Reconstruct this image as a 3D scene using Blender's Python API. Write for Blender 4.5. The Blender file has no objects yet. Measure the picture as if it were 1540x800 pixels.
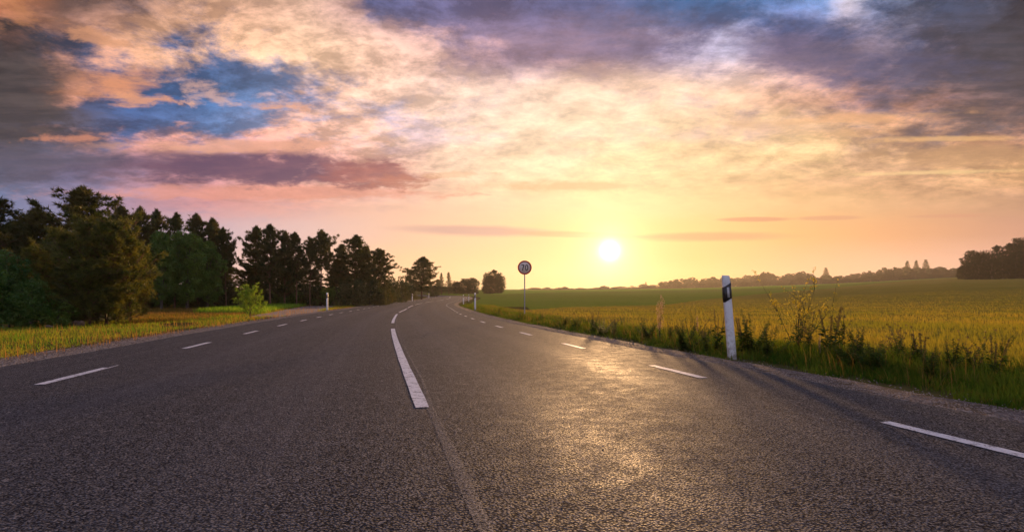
import bpy, math, random
import numpy as np

F, HC, CX, YH = 800.0, 0.9, 770.0, 451.0      # focal length in photo pixels, camera height, horizon
R = math.radians
rng = np.random.default_rng(7)
random.seed(7)
scene = bpy.context.scene
COL = scene.collection

# ------------------------------------------------------------------ terrain
_ys = np.arange(-300, 4001, 1.0)
_zs = np.interp(_ys, [0, 25, 50, 80, 100, 125, 150, 215, 300, 500, 1000, 1150, 4000],
                [0, 0, .074, .36, .66, 1.18, 1.84, 3.0, 5.4, 9.9, 20.4, 21.5, 21.5])
_k = np.ones(15) / 15
_zs = np.convolve(np.pad(_zs, 14, mode='edge'), np.convolve(_k, _k), mode='valid')

def sstep(a, b, x):
    t = np.clip((x - a) / (b - a), 0, 1)
    return t * t * (3 - 2 * t)

def H(X, Y):
    X = np.asarray(X, float); Y = np.asarray(Y, float)
    z = np.interp(Y, _ys, _zs)
    u = X / np.maximum(Y, 1.0)
    dy = np.interp(u, [.1, .3, .41, .6, .7, .83, .96, 1.6], [0, 2, 4, 9, 13, 18.5, 21, 26])
    z = z + dy / F * np.clip(Y, 0, 800) * sstep(15, 110, Y)
    return z

def gx(px, Y): return (px - CX) / F * Y
def top_z(py, Y): return HC + Y * (YH - py) / F
def flat(px, py):
    Y = F * HC / (py - YH)
    return gx(px, Y), Y

def terrain_hit(px, py):
    Ys = np.concatenate([np.arange(2, 60, .1), np.arange(60, 1200, 1)])
    Xs = gx(px, Ys)
    d = (HC + Ys * (YH - py) / F) - H(Xs, Ys)
    i = np.argmax(d <= 0) if (d <= 0).any() else len(Ys) - 1
    return Xs[i], Ys[i]

# ------------------------------------------------------------------ helpers
def tag(o, label=None, cat=None, group=None, kind=None):
    if label: o['label'] = label
    if cat: o['category'] = cat
    if group: o['group'] = group
    if kind: o['kind'] = kind
    return o

def add_obj(name, me, parent=None, loc=None):
    o = bpy.data.objects.new(name, me)
    COL.objects.link(o)
    if parent: o.parent = parent
    if loc is not None: o.location = loc
    return o

def empty(name, loc, rz=0.0, scale=(1, 1, 1)):
    o = bpy.data.objects.new(name, None)
    COL.objects.link(o)
    o.location = loc; o.rotation_euler = (0, 0, rz); o.scale = scale
    o.empty_display_size = .2
    return o

def copy_tree(src, parent=None):
    c = src.copy(); COL.objects.link(c)
    if parent: c.parent = parent
    for ch in list(src.children): copy_tree(ch, c)
    return c

def np_mesh(name, verts, faces, mat, smooth=False):
    """faces: list of (n,k) int arrays."""
    me = bpy.data.meshes.new(name)
    verts = np.ascontiguousarray(verts, dtype=np.float32)
    me.vertices.add(len(verts)); me.vertices.foreach_set('co', verts.ravel())
    loops = np.concatenate([f.ravel() for f in faces]).astype(np.int32)
    sizes = np.concatenate([np.full(len(f), f.shape[1]) for f in faces]).astype(np.int32)
    starts = np.concatenate([[0], np.cumsum(sizes)[:-1]]).astype(np.int32)
    me.loops.add(len(loops)); me.loops.foreach_set('vertex_index', loops)
    me.polygons.add(len(sizes)); me.polygons.foreach_set('loop_start', starts)
    me.polygons.foreach_set('loop_total', sizes)
    if smooth: me.polygons.foreach_set('use_smooth', np.ones(len(sizes), bool))
    if mat: me.materials.append(mat)
    me.update(calc_edges=True)
    me.validate()
    return me

class MB:
    def __init__(s): s.v = []; s.f = {}; s.n = 0
    def add(s, verts, *faces):
        verts = np.asarray(verts, float).reshape(-1, 3)
        for f in faces:
            f = np.asarray(f, int)
            if len(f): s.f.setdefault(f.shape[1], []).append(f + s.n)
        s.v.append(verts); s.n += len(verts)
    def tube(s, pts, rad, k=5, cap=True):
        pts = np.asarray(pts, float); rad = np.broadcast_to(rad, len(pts))
        t = np.gradient(pts, axis=0); t /= np.linalg.norm(t, axis=1)[:, None] + 1e-9
        ref = np.array([1., 0, 0]) if abs(t[0][0]) < .8 else np.array([0, 1., 0])
        a = np.cross(t, ref); a /= np.linalg.norm(a, axis=1)[:, None] + 1e-9
        b = np.cross(t, a)
        th = np.arange(k) / k * 2 * math.pi
        V = pts[:, None] + rad[:, None, None] * (a[:, None] * np.cos(th)[None, :, None] + b[:, None] * np.sin(th)[None, :, None])
        n = len(pts)
        i = np.arange(n - 1)[:, None] * k; j = np.arange(k)[None]
        q = np.stack([i + j, i + (j + 1) % k, i + k + (j + 1) % k, i + k + j], -1).reshape(-1, 4)
        s.add(V, q)
        if cap: s.f.setdefault(k, []).append((np.arange(k)[None] + s.n - k))
    def box(s, x0, x1, y0, y1, z0, z1):
        v = [(x, y, z) for z in (z0, z1) for y in (y0, y1) for x in (x0, x1)]
        s.add(v, [(0, 2, 3, 1), (4, 5, 7, 6), (0, 1, 5, 4), (2, 6, 7, 3), (0, 4, 6, 2), (1, 3, 7, 5)])
    def mesh(s, name, mat, smooth=False):
        return np_mesh(name, np.concatenate(s.v), [np.concatenate(x) for x in s.f.values()], mat, smooth)

def unit(v): return v / (np.linalg.norm(v, axis=-1, keepdims=True) + 1e-9)

def needles(C, D, n, ln, wd, spread, rg):
    """n thin triangles radiating from every centre"""
    C = np.repeat(C, n, 0); D = np.repeat(D, n, 0)
    d = unit(D + rg.normal(size=C.shape) * spread)
    L = (ln * rg.uniform(.6, 1.25, len(C)))[:, None]
    sd = unit(np.cross(d, rg.normal(size=C.shape))) * wd
    V = np.stack([C - sd, C + sd, C + d * L], 1).reshape(-1, 3)
    return V, np.arange(len(V)).reshape(-1, 3)

def leaves(C, size, rg, flatness=0.0):
    n = len(C)
    a = unit(rg.normal(size=(n, 3))); b = unit(np.cross(a, rg.normal(size=(n, 3))))
    if flatness: a[:, 2] *= 1 - flatness; b[:, 2] *= 1 - flatness
    s = (size * rg.uniform(.6, 1.3, n))[:, None]
    V = np.stack([C - a * s, C - b * s * .55, C + a * s, C + b * s * .55], 1).reshape(-1, 3)
    return V, np.arange(len(V)).reshape(-1, 4)

# ------------------------------------------------------------------ materials
def new_mat(name):
    m = bpy.data.materials.new(name); m.use_nodes = True
    nt = m.node_tree; nt.nodes.clear()
    out = nt.nodes.new('ShaderNodeOutputMaterial')
    return m, nt, out

class N:
    """tiny node-building helper"""
    def __init__(s, nt): s.nt = nt
    def n(s, t, **kw):
        nd = s.nt.nodes.new(t)
        for k, v in kw.items(): setattr(nd, k, v)
        return nd
    def put(s, sock, val):
        if hasattr(val, 'is_output') or isinstance(val, bpy.types.NodeSocket): s.nt.links.new(val, sock)
        elif val is not None: sock.default_value = val
    def math(s, op, a, b=None, c=None, clamp=False):
        nd = s.n('ShaderNodeMath', operation=op, use_clamp=clamp)
        s.put(nd.inputs[0], a)
        if b is not None: s.put(nd.inputs[1], b)
        if c is not None: s.put(nd.inputs[2], c)
        return nd.outputs[0]
    def noise(s, vec, scale, detail=4, rough=.5, dist=0.0, lac=2.0):
        nd = s.n('ShaderNodeTexNoise')
        s.put(nd.inputs['Vector'], vec)
        nd.inputs['Scale'].default_value = scale; nd.inputs['Detail'].default_value = detail
        nd.inputs['Roughness'].default_value = rough; nd.inputs['Distortion'].default_value = dist
        nd.inputs['Lacunarity'].default_value = lac
        return nd.outputs[0]
    def rng(s, v, a, b, c=0.0, d=1.0, smooth=True):
        nd = s.n('ShaderNodeMapRange', interpolation_type='SMOOTHSTEP' if smooth else 'LINEAR')
        s.put(nd.inputs[0], v)
        for i, x in zip((1, 2, 3, 4), (a, b, c, d)): s.put(nd.inputs[i], x)
        return nd.outputs[0]
    def mix(s, f, a, b, mode='MIX'):
        nd = s.n('ShaderNodeMix', data_type='RGBA', blend_type=mode)
        s.put(nd.inputs[0], f)
        for i, x in ((6, a), (7, b)):
            if isinstance(x, (tuple, list)): x = (*x[:3], 1)
            s.put(nd.inputs[i], x)
        return nd.outputs[2]
    def vmath(s, op, a, b=None):
        nd = s.n('ShaderNodeVectorMath', operation=op)
        s.put(nd.inputs[0], a)
        if b is not None: s.put(nd.inputs[1], b)
        return nd.outputs['Value'] if op in ('DOT_PRODUCT', 'LENGTH') else nd.outputs[0]
    def bump(s, h, strength=1.0, dist=.01, normal=None):
        nd = s.n('ShaderNodeBump'); nd.inputs['Strength'].default_value = strength
        nd.inputs['Distance'].default_value = dist
        s.put(nd.inputs['Height'], h)
        if normal is not None: s.put(nd.inputs['Normal'], normal)
        return nd.outputs[0]
    def principled(s, out, color, rough=.8, spec=.5, normal=None, metal=0.0):
        p = s.n('ShaderNodeBsdfPrincipled')
        if isinstance(color, tuple): color = (*color[:3], 1)
        s.put(p.inputs['Base Color'], color); s.put(p.inputs['Roughness'], rough)
        s.put(p.inputs['Specular IOR Level'], spec); p.inputs['Metallic'].default_value = metal
        if normal is not None: s.put(p.inputs['Normal'], normal)
        if out is not None: s.nt.links.new(p.outputs[0], out.inputs[0])
        return p.outputs[0]
    def pos(s): return s.n('ShaderNodeNewGeometry').outputs['Position']

def foliage_mat(name, c1, c2, c3=None, trans=.45, scale=1.2, tcol=None, objspace=True, gloss=True):
    m, nt, out = new_mat(name); g = N(nt)
    v = g.n('ShaderNodeTexCoord').outputs['Object'] if objspace else g.pos()
    n1 = g.noise(v, scale, 3)
    n2 = g.noise(v, scale * 9, 2)
    col = g.mix(g.rng(n1, .35, .65), c1, c2)
    if c3: col = g.mix(g.rng(n2, .5, .75), col, c3)
    oi = g.n('ShaderNodeObjectInfo')
    col = g.mix(1.0, col, g.mix(oi.outputs['Random'], (.75, .8, .8), (1.2, 1.12, 1.05)), 'MULTIPLY')
    d = g.n('ShaderNodeBsdfDiffuse'); g.put(d.inputs[0], col)
    t = g.n('ShaderNodeBsdfTranslucent')
    g.put(t.inputs[0], g.mix(1.0, col, tcol or (1.5, 1.35, .6), 'MULTIPLY'))
    mx = g.n('ShaderNodeMixShader'); mx.inputs[0].default_value = trans
    nt.links.new(d.outputs[0], mx.inputs[1]); nt.links.new(t.outputs[0], mx.inputs[2])
    sh = mx.outputs[0]
    if gloss:
        gl = g.n('ShaderNodeBsdfGlossy'); gl.inputs['Roughness'].default_value = .45
        m2 = g.n('ShaderNodeMixShader'); m2.inputs[0].default_value = .035
        nt.links.new(sh, m2.inputs[1]); nt.links.new(gl.outputs[0], m2.inputs[2]); sh = m2.outputs[0]
    nt.links.new(sh, out.inputs[0])
    return m

M = {}
M['pine'] = foliage_mat('pine_needles', (.05, .075, .02), (.125, .11, .032), (.09, .11, .028), .36, .5)
M['bushy'] = foliage_mat('young_pine_needles', (.06, .095, .018), (.19, .18, .035), (.14, .13, .03), .42, 3.0)
M['green'] = foliage_mat('broad_leaves', (.08, .17, .025), (.14, .23, .035), (.10, .18, .028), .42, .9)
M['leafy'] = foliage_mat('fresh_leaves', (.05, .14, .025), (.12, .21, .035), (.08, .16, .035), .45, 1.5)
M['sapling'] = foliage_mat('sapling_needles', (.19, .34, .04), (.28, .40, .05), (.24, .37, .045), .5, 3.0)
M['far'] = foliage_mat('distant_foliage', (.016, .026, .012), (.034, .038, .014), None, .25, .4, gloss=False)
M['weed'] = foliage_mat('weed_leaves', (.05, .12, .018), (.12, .21, .03), (.14, .17, .03), .5, 6.0)
M['weedbrown'] = foliage_mat('seed_heads', (.14, .11, .04), (.20, .16, .05), (.10, .08, .03), .42, 8.0)
M['mustard'] = foliage_mat('yellow_blossom', (.45, .36, .04), (.30, .30, .05), (.55, .45, .06), .45, 9.0)
M['pale'] = foliage_mat('pale_florets', (.45, .32, .26), (.55, .42, .32), (.35, .22, .18), .4, 9.0)
M['grass'] = foliage_mat('verge_grass_blades', (.13, .27, .03), (.27, .31, .045), (.36, .20, .06), .5, .8, objspace=False, gloss=False)
M['grassR'] = foliage_mat('lush_grass_blades', (.045, .11, .014), (.13, .20, .025), (.22, .17, .035), .48, 1.1, objspace=False, gloss=False)
M['crop'] = foliage_mat('cereal_blades', (.25, .25, .04), (.38, .30, .055), (.17, .22, .035), .52, .22, objspace=False, gloss=False)
M['meadow'] = foliage_mat('meadow_blades', (.20, .15, .04), (.32, .18, .07), (.12, .14, .025), .5, .2, objspace=False, gloss=False)
M['rust'] = foliage_mat('dry_stalks', (.30, .15, .06), (.34, .22, .08), (.20, .16, .05), .5, 1.0, objspace=False, gloss=False)
M['lush'] = foliage_mat('bright_grass_blades', (.14, .30, .03), (.22, .36, .045), None, .5, .5, objspace=False, gloss=False)

def bark_mat(name, c1, c2, sc=6):
    m, nt, out = new_mat(name); g = N(nt)
    v = g.n('ShaderNodeTexCoord').outputs['Object']
    mp = g.n('ShaderNodeMapping'); mp.inputs['Scale'].default_value = (1, 1, .3); nt.links.new(v, mp.inputs[0])
    n1 = g.noise(mp.outputs[0], sc, 5, .6)
    g.principled(out, g.mix(g.rng(n1, .35, .65), c1, c2), .9, .2, g.bump(n1, .6, .03))
    return m
M['bark'] = bark_mat('pine_bark', (.10, .055, .035), (.22, .12, .07))
M['barkgrey'] = bark_mat('grey_bark', (.08, .07, .055), (.17, .14, .11))
M['stem'] = bark_mat('weed_stem', (.07, .08, .03), (.14, .11, .05), 20)

def ctr0(g, n, a): return g.math('MULTIPLY', g.math('SUBTRACT', n, .5), a)
def asphalt_mat():
    m, nt, out = new_mat('asphalt'); g = N(nt)
    p = g.pos()
    vo = g.n('ShaderNodeTexVoronoi'); nt.links.new(p, vo.inputs['Vector']); vo.inputs['Scale'].default_value = 86
    vo2 = g.n('ShaderNodeTexVoronoi'); nt.links.new(p, vo2.inputs['Vector']); vo2.inputs['Scale'].default_value = 38
    sp = g.n('ShaderNodeSeparateColor'); nt.links.new(vo.outputs['Color'], sp.inputs[0])
    sp2 = g.n('ShaderNodeSeparateColor'); nt.links.new(vo2.outputs['Color'], sp2.inputs[0])
    big = g.noise(p, .35, 4, .6); mid = g.noise(p, 5, 4, .6)
    fine = g.noise(p, 60, 3, .6)
    # aggregate stones of different grey
    col = g.mix(g.math('POWER', sp.outputs[0], 3.0), (.008, .012, .021), (.130, .145, .180))
    col = g.mix(g.rng(sp2.outputs[1], .93, .97), col, (.22, .20, .19))
    col = g.mix(g.rng(vo.outputs['Distance'], .36, .62, 0, .95), col, (.006, .006, .007))  # gaps between stones darkened in the colour, as shade in the cavities
    col = g.mix(g.rng(mid, .4, .7, 0, .35), col, (.02, .02, .022))
    col = g.mix(g.rng(big, .3, .7, .0, .30), col, (.06, .055, .058))
    rough = g.math('MULTIPLY_ADD', g.rng(sp.outputs[1], 0, 1), .2, .66)
    rough = g.math('ADD', rough, g.rng(mid, .3, .7, -.05, .07))
    h = g.math('MULTIPLY', vo.outputs['Distance'], -1.0)
    h = g.math('ADD', h, g.math('MULTIPLY', sp.outputs[2], .7))
    h = g.math('ADD', h, g.math('MULTIPLY', fine, .35))
    # polished wheel tracks and faint lengthwise streaks
    at = g.n('ShaderNodeAttribute'); at.attribute_name = 'lateral'; lat = at.outputs['Fac']
    lw = g.math('ADD', lat, ctr0(g, g.noise(p, .25, 3), .5))
    tr = None
    for c0 in (.95, 2.55, -1.1, -2.8):
        q = g.math('DIVIDE', g.math('SUBTRACT', lw, c0), .32)
        e = g.math('EXPONENT', g.math('MULTIPLY', g.math('MULTIPLY', q, q), -1.0))
        tr = e if tr is None else g.math('ADD', tr, e)
    cx = g.n('ShaderNodeCombineXYZ'); g.put(cx.inputs[0], g.math('MULTIPLY', lw, 5.0)); g.put(cx.inputs[1], g.noise(p, .12, 2))
    st = g.noise(cx.outputs[0], 1.3, 4, .65)
    col = g.mix(g.math('MULTIPLY', tr, .22), col, (.085, .08, .082))
    col = g.mix(g.rng(st, .5, .75, 0, .35), col, (.10, .092, .09))
    col = g.mix(g.rng(st, .5, .3, 0, .35), col, (.012, .012, .015))
    rough = g.math('SUBTRACT', rough, g.math('MULTIPLY', tr, .07))
    vs = g.n('ShaderNodeTexVoronoi'); nt.links.new(p, vs.inputs['Vector']); vs.inputs['Scale'].default_value = 150
    ss_ = g.n('ShaderNodeSeparateColor'); nt.links.new(vs.outputs['Color'], ss_.inputs[0])
    top = g.rng(vo.outputs['Distance'], .34, .56, 1, .04)      # only the stone tops shine, the gaps between them do not
    spec = g.math('MULTIPLY', top, g.math('MULTIPLY_ADD', g.math('POWER', sp.outputs[1], 1.6), 1.55, .12))
    spec = g.math('MULTIPLY', spec, g.math('MULTIPLY_ADD', ss_.outputs[0], .9, .45))
    col = g.mix(g.math('MULTIPLY', g.math('POWER', ss_.outputs[1], 4.0), .7), col, (.20, .195, .20))
    nrm = g.bump(h, .6, .0048)
    g.principled(out, col, rough, spec, nrm)
    return m
M['asphalt'] = asphalt_mat()

def paint_mat():
    m, nt, out = new_mat('road_paint'); g = N(nt); p = g.pos()
    n1 = g.noise(p, 90, 4, .7); n2 = g.noise(p, 12, 5, .65)
    f = g.math('ADD', g.math('MULTIPLY', n1, .5), g.math('MULTIPLY', n2, .5))
    col = g.mix(g.rng(f, .50, .60), (.80, .78, .76), (.16, .15, .15))
    g.principled(out, col, .6, .4, g.bump(n1, .5, .004))
    return m
M['paint'] = paint_mat()

def seam_mat():
    m, nt, out = new_mat('dusty_seam'); g = N(nt); p = g.pos()
    n1 = g.noise(p, 70, 3, .7); n2 = g.noise(p, 6, 3, .6)
    col = g.mix(g.rng(n1, .35, .65), (.09, .085, .085), (.26, .24, .23))
    sh = g.principled(None, col, .7, .3, g.bump(n1, .6, .006))
    tr = g.n('ShaderNodeBsdfTransparent')
    mx = g.n('ShaderNodeMixShader')
    f = g.math('MULTIPLY', g.rng(n1, .40, .60), g.rng(n2, .3, .6, .45, .9))
    g.put(mx.inputs[0], f); nt.links.new(tr.outputs[0], mx.inputs[1]); nt.links.new(sh, mx.inputs[2])
    nt.links.new(mx.outputs[0], out.inputs[0])
    return m
M['seam'] = seam_mat()

def gravel_mat():
    m, nt, out = new_mat('gravel_bed'); g = N(nt); p = g.pos()
    vo = g.n('ShaderNodeTexVoronoi'); nt.links.new(p, vo.inputs['Vector']); vo.inputs['Scale'].default_value = 45
    sp = g.n('ShaderNodeSeparateColor'); nt.links.new(vo.outputs['Color'], sp.inputs[0])
    n1 = g.noise(p, 3, 5, .65)
    col = g.mix(sp.outputs[0], (.12, .08, .06), (.30, .23, .19))
    col = g.mix(g.rng(n1, .42, .62), col, (.13, .085, .045))
    g.principled(out, col, .85, .3, g.bump(vo.outputs['Distance'], 1, .02))
    return m
M['gravel'] = gravel_mat()

def simple(name, col, rough=.6, spec=.4, metal=0.0, nscale=20, var=.12, bump=.0):
    m, nt, out = new_mat(name); g = N(nt)
    v = g.n('ShaderNodeTexCoord').outputs['Object']
    n1 = g.noise(v, nscale, 5, .65)
    c2 = tuple(c * (1 - var * 2.2) for c in col)
    nr = g.bump(n1, .3, bump) if bump else None
    g.principled(out, g.mix(g.rng(n1, .38, .68), col, c2), rough, spec, nr, metal)
    return m
def post_mat():
    m, nt, out = new_mat('white_plastic'); g = N(nt)
    v = g.n('ShaderNodeTexCoord').outputs['Object']
    sz_ = g.n('ShaderNodeSeparateXYZ'); nt.links.new(v, sz_.inputs[0])
    n1 = g.noise(v, 14, 5, .7); n2 = g.noise(v, 60, 4, .7)
    col = g.mix(g.rng(n1, .45, .72), (.80, .79, .78), (.60, .58, .55))
    f = g.math('ADD', g.rng(sz_.outputs[2], 0, .5, .62, 0, smooth=False), g.math('MULTIPLY', g.math('SUBTRACT', n1, .5), 1.4))
    f = g.math('ADD', f, g.math('MULTIPLY', g.math('SUBTRACT', n2, .5), .8))
    col = g.mix(g.rng(f, .25, .75, 0, .75), col, (.26, .20, .15))
    g.principled(out, col, .45, .5)
    return m
M['white'] = post_mat()
M['black'] = simple('black_plastic', (.03, .025, .025), .4, .5)
M['reflector'] = simple('reflector', (.62, .60, .60), .18, .8)
M['steel'] = simple('galvanised_steel', (.40, .39, .38), .45, .5, .6)
M['signface'] = simple('sign_face', (.86, .70, .60), .4, .5, 0, 3, .03)
M['signred'] = simple('sign_red', (.55, .045, .03), .4, .5, 0, 3, .05)
M['signblack'] = simple('sign_black', (.02, .018, .018), .4, .5)
M['stone'] = simple('field_stone', (.26, .17, .12), .85, .3, 0, 4, .25, .05)
M['dirtpath'] = simple('dirt_path', (.34, .25, .19), .9, .2, 0, 1.5, .15, .03)
M['pebble'] = simple('pebble', (.42, .34, .28), .8, .3, 0, 8, .25)

def ground_mat(name, cols, sc, stripes=None, bumpd=.05):
    m, nt, out = new_mat(name); g = N(nt); p = g.pos()
    mp = g.n('ShaderNodeMapping'); nt.links.new(p, mp.inputs[0])
    mp.inputs['Scale'].default_value = stripes or (1, 1, 1)
    n1 = g.noise(mp.outputs[0], sc, 6, .6); n2 = g.noise(p, sc * 12, 4, .7); n3 = g.noise(p, sc * .12, 3, .5)
    col = g.mix(g.rng(n1, .35, .65), cols[0], cols[1])
    col = g.mix(g.rng(n2, .45, .7), col, cols[2])
    col = g.mix(g.rng(n3, .35, .65, 0, .6), col, cols[3] if len(cols) > 3 else cols[0])
    h = g.math('ADD', n1, n2)
    # standing blades let the light through: diffuse plus a share of translucency
    d = g.n('ShaderNodeBsdfDiffuse'); g.put(d.inputs[0], col); g.put(d.inputs['Normal'], g.bump(h, 1, bumpd))
    nt.links.new(d.outputs[0], out.inputs[0])
    return m
M['ground'] = ground_mat('ground_soil_and_grass', [(.10, .095, .028), (.16, .12, .035), (.20, .13, .045), (.08, .09, .025)], .8)
M['cropsheet'] = ground_mat('cereal_canopy', [(.24, .205, .036), (.34, .25, .05), (.15, .15, .027), (.30, .23, .046)], .42, (.22, 2.2, 1), .22)
M['greenfield'] = ground_mat('green_field', [(.18, .25, .028), (.26, .27, .035), (.14, .19, .024), (.20, .22, .03)], .08, (.25, 2, 1), .2)
M['palefield'] = ground_mat('pale_green_field', [(.22, .34, .03), (.27, .38, .04), (.18, .28, .03), (.24, .32, .035)], .05, (.3, 2, 1), .2)

# ------------------------------------------------------------------ ground sheet
def geo_lines(lim, n, k):
    t = np.linspace(-1, 1, n)
    return np.sinh(t * k) / math.sinh(k) * lim
xs = geo_lines(4500, 241, 7.5)
ysl = np.concatenate([np.linspace(-300, -10, 20), np.arange(-9, 240, 1.5), np.geomspace(242, 4000, 70)])
GX, GY = np.meshgrid(xs, ysl)
GZ = H(GX, GY) - .035
def grid_mesh(name, GX, GY, GZ, mat, keep=None):
    r, c = GX.shape
    V = np.stack([GX, GY, GZ], -1).reshape(-1, 3)
    i = np.arange(r - 1)[:, None] * c + np.arange(c - 1)[None]
    q = np.stack([i, i + 1, i + c + 1, i + c], -1)
    if keep is not None: q = q[keep]
    return np_mesh(name, V, [q.reshape(-1, 4)], mat, True)
tag(add_obj('ground', grid_mesh('ground', GX, GY, GZ, M['ground'])), kind='structure')

# ------------------------------------------------------------------ road
ctrl = np.array([(10.3, -40), (2.84, -10), (.355, 0), (-.74, 4.39), (-1.73, 8.32), (-3.58, 16), (-4.55, 20.3), (-6.08, 27.7),
                 (-7.3, 34), (-9.2, 46), (-10.65, 55), (-12.2, 66), (-13.6, 80), (-14.3, 92), (-14.5, 110), (-15.2, 130),
                 (-19, 155), (-29, 182), (-50, 206), (-82, 222), (-130, 232), (-220, 240)], float)
def catmull(P, step=.5):
    out = []
    Pp = np.vstack([2 * P[0] - P[1], P, 2 * P[-1] - P[-2]])
    for i in range(1, len(Pp) - 2):
        p0, p1, p2, p3 = Pp[i - 1:i + 3]
        n = max(2, int(np.linalg.norm(p2 - p1) / step))
        a = np.linalg.norm(p1 - p0) ** .5; b = np.linalg.norm(p2 - p1) ** .5; c = np.linalg.norm(p3 - p2) ** .5
        m1 = (p2 - p1) + b * b * 0 + ((p1 - p0) / (a * a) - (p2 - p0) / (a * a + b * b)) * b * b
        m2 = (p2 - p1) + ((p3 - p2) / (c * c) - (p3 - p1) / (b * b + c * c)) * b * b
        t = np.linspace(0, 1, n, endpoint=False)[:, None]
        out.append((2 * t**3 - 3 * t**2 + 1) * p1 + (t**3 - 2 * t**2 + t) * m1 + (-2 * t**3 + 3 * t**2) * p2 + (t**3 - t**2) * m2)
    out.append(P[-1:])
    return np.vstack(out)
CL = catmull(ctrl)
S = np.concatenate([[0], np.cumsum(np.linalg.norm(np.diff(CL, axis=0), axis=1))])
T = np.gradient(CL, axis=0); T /= np.linalg.norm(T, axis=1)[:, None]
for _ in range(3):
    T[1:-1] = (T[:-2] + T[1:-1] + T[2:]) / 3
T /= np.linalg.norm(T, axis=1)[:, None]
NR = np.stack([T[:, 1], -T[:, 0]], 1)       # to the right
iy = CL[:, 1]
offR = np.interp(S, np.interp([0, 7, 18, 36, 50], iy[:200], S[:200]), [3.2, 3.25, 3.45, 3.9, 4.05])
offL = np.full(len(S), 3.8)
edgeR = offR + .97 + .03 * np.sin(S * 1.1) + .02 * np.sin(S * 3.7)
edgeL = offL + 1.38 + .03 * np.sin(S * .9 + 1) + .02 * np.sin(S * 4.1)
def at_s(s, off):
    """point(s) at arc length s and lateral offset(s)"""
    c = np.stack([np.interp(s, S, CL[:, 0]), np.interp(s, S, CL[:, 1])], -1)
    n = np.stack([np.interp(s, S, NR[:, 0]), np.interp(s, S, NR[:, 1])], -1)
    return c + n * np.asarray(off)[..., None]
def s_at_Y(Y): return float(np.interp(Y, iy, S))

def ribbon(name, o0, o1, z, mat, s=None, nlat=8, parent=None, rough=0.0):
    s = S if s is None else s
    a = np.interp(s, S, o0) if np.ndim(o0) else np.full(len(s), o0)
    b = np.interp(s, S, o1) if np.ndim(o1) else np.full(len(s), o1)
    t = np.linspace(0, 1, nlat + 1)
    off = a[:, None] * (1 - t) + b[:, None] * t
    P = at_s(np.repeat(s[:, None], nlat + 1, 1), off)
    zz = H(P[..., 0], P[..., 1]) + z
    if rough: zz = zz + rng.normal(size=zz.shape) * rough
    me = grid_mesh(name, P[..., 0], P[..., 1], zz, mat)
    a_ = me.attributes.new('lateral', 'FLOAT', 'POINT'); a_.data.foreach_set('value', off.astype(np.float32).ravel())
    return add_obj(name, me, parent)
road = tag(ribbon('road', -edgeL, edgeR, .012, M['asphalt'], nlat=14), kind='structure')
tag(ribbon('gravel_shoulder', edgeR - .08, edgeR + .58, -.004, M['gravel'], nlat=5, rough=.004), kind='structure')
tag(ribbon('gravel_shoulder', -edgeL - .85, -edgeL + .08, -.004, M['gravel'], nlat=5, rough=.004), kind='structure')

def marks(name, segs, off, w, parent, z=.016):
    b = MB()
    for s0, s1, ww in segs:
        n = max(2, int((s1 - s0) / .5) + 1)
        s = np.linspace(s0, s1, n)
        o = np.interp(s, S, off) if np.ndim(off) else np.full(n, off)
        wj = ww / 2 * (1 + rng.normal(size=n) * .02)
        A = at_s(s, o - wj); B = at_s(s, o + wj)
        A = np.c_[A, H(A[:, 0], A[:, 1]) + z]; B = np.c_[B, H(B[:, 0], B[:, 1]) + z]
        V = np.stack([A, B], 1).reshape(-1, 3)
        i = np.arange(n - 1) * 2
        b.add(V, np.stack([i, i + 1, i + 3, i + 2], 1))
    o = add_obj(name, b.mesh(name, M['paint']), parent)
    return o
sc0 = s_at_Y(4.39)
segs = [(sc0 + k * 16.4, sc0 + k * 16.4 + 12.4, .115) for k in range(-2, 12)]
segs = [q for q in segs if not (q[0] < sc0 - 1 and q[1] > sc0 - 3.0)] + [(max(.1, sc0 - 18), sc0 - 4.1, .115)]
marks('centre_line', segs, 0.0, .115, road)
# phase of the edge lines, measured from the dash starts seen in the photo
def phase_list(Ys_, off_, period, ln):
    # arc length where the lateral projection has world Y
    P = at_s(S, off_); s0 = float(np.interp(Ys_, P[:, 1], S))
    return [(s0 + k * period, s0 + k * period + ln, .105) for k in range(-5, 48) if s0 + k * period > .5]
sl = phase_list(5.58, -offL, 4.25, 1.42)
marks('edge_line', sl, -offL, .105, road)
sr = phase_list(6.05, offR, 3.78, 1.2)
P_ = at_s(S, offR); sr = [q for q in sr if not (float(np.interp(q[0], S, P_[:, 1])) < 4 and q[1] > s_at_Y(.5))] + [(float(np.interp(2.35, P_[:, 1], S)), float(np.interp(3.87, P_[:, 1], S)), .105)]
marks('edge_line', sr, offR, .105, road)
P_ = at_s(S, -offL); s1 = float(np.interp(6.9, P_[:, 1], S))
marks('line_remnant', [(s1, s1 + .32, .022)], -offL + .03, .02, road)

ss = S[(S > s_at_Y(-2)) & (S < s_at_Y(70))]
w0 = .10 + .02 * np.sin(S * 7) + .015 * np.sin(S * 17.3)
o_ = np.where(S < sc0, .07, .12)
o_ = np.interp(S, [0, sc0 - .1, sc0 + 1.5, S[-1]], [.04, .06, .125, .125])
wid = np.interp(S, [0, sc0, sc0 + 1.0, S[-1]], [.036, .032, .014, .014])
sm = ribbon('worn_seam', o_ - wid * (1 + .2 * np.sin(S * 1.9)), o_ + wid * (1 + .2 * np.sin(S * 2.7 + 1)), .0145, M['seam'], s=np.arange(ss[0], ss[-1], .1), nlat=1, parent=road)

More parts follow.
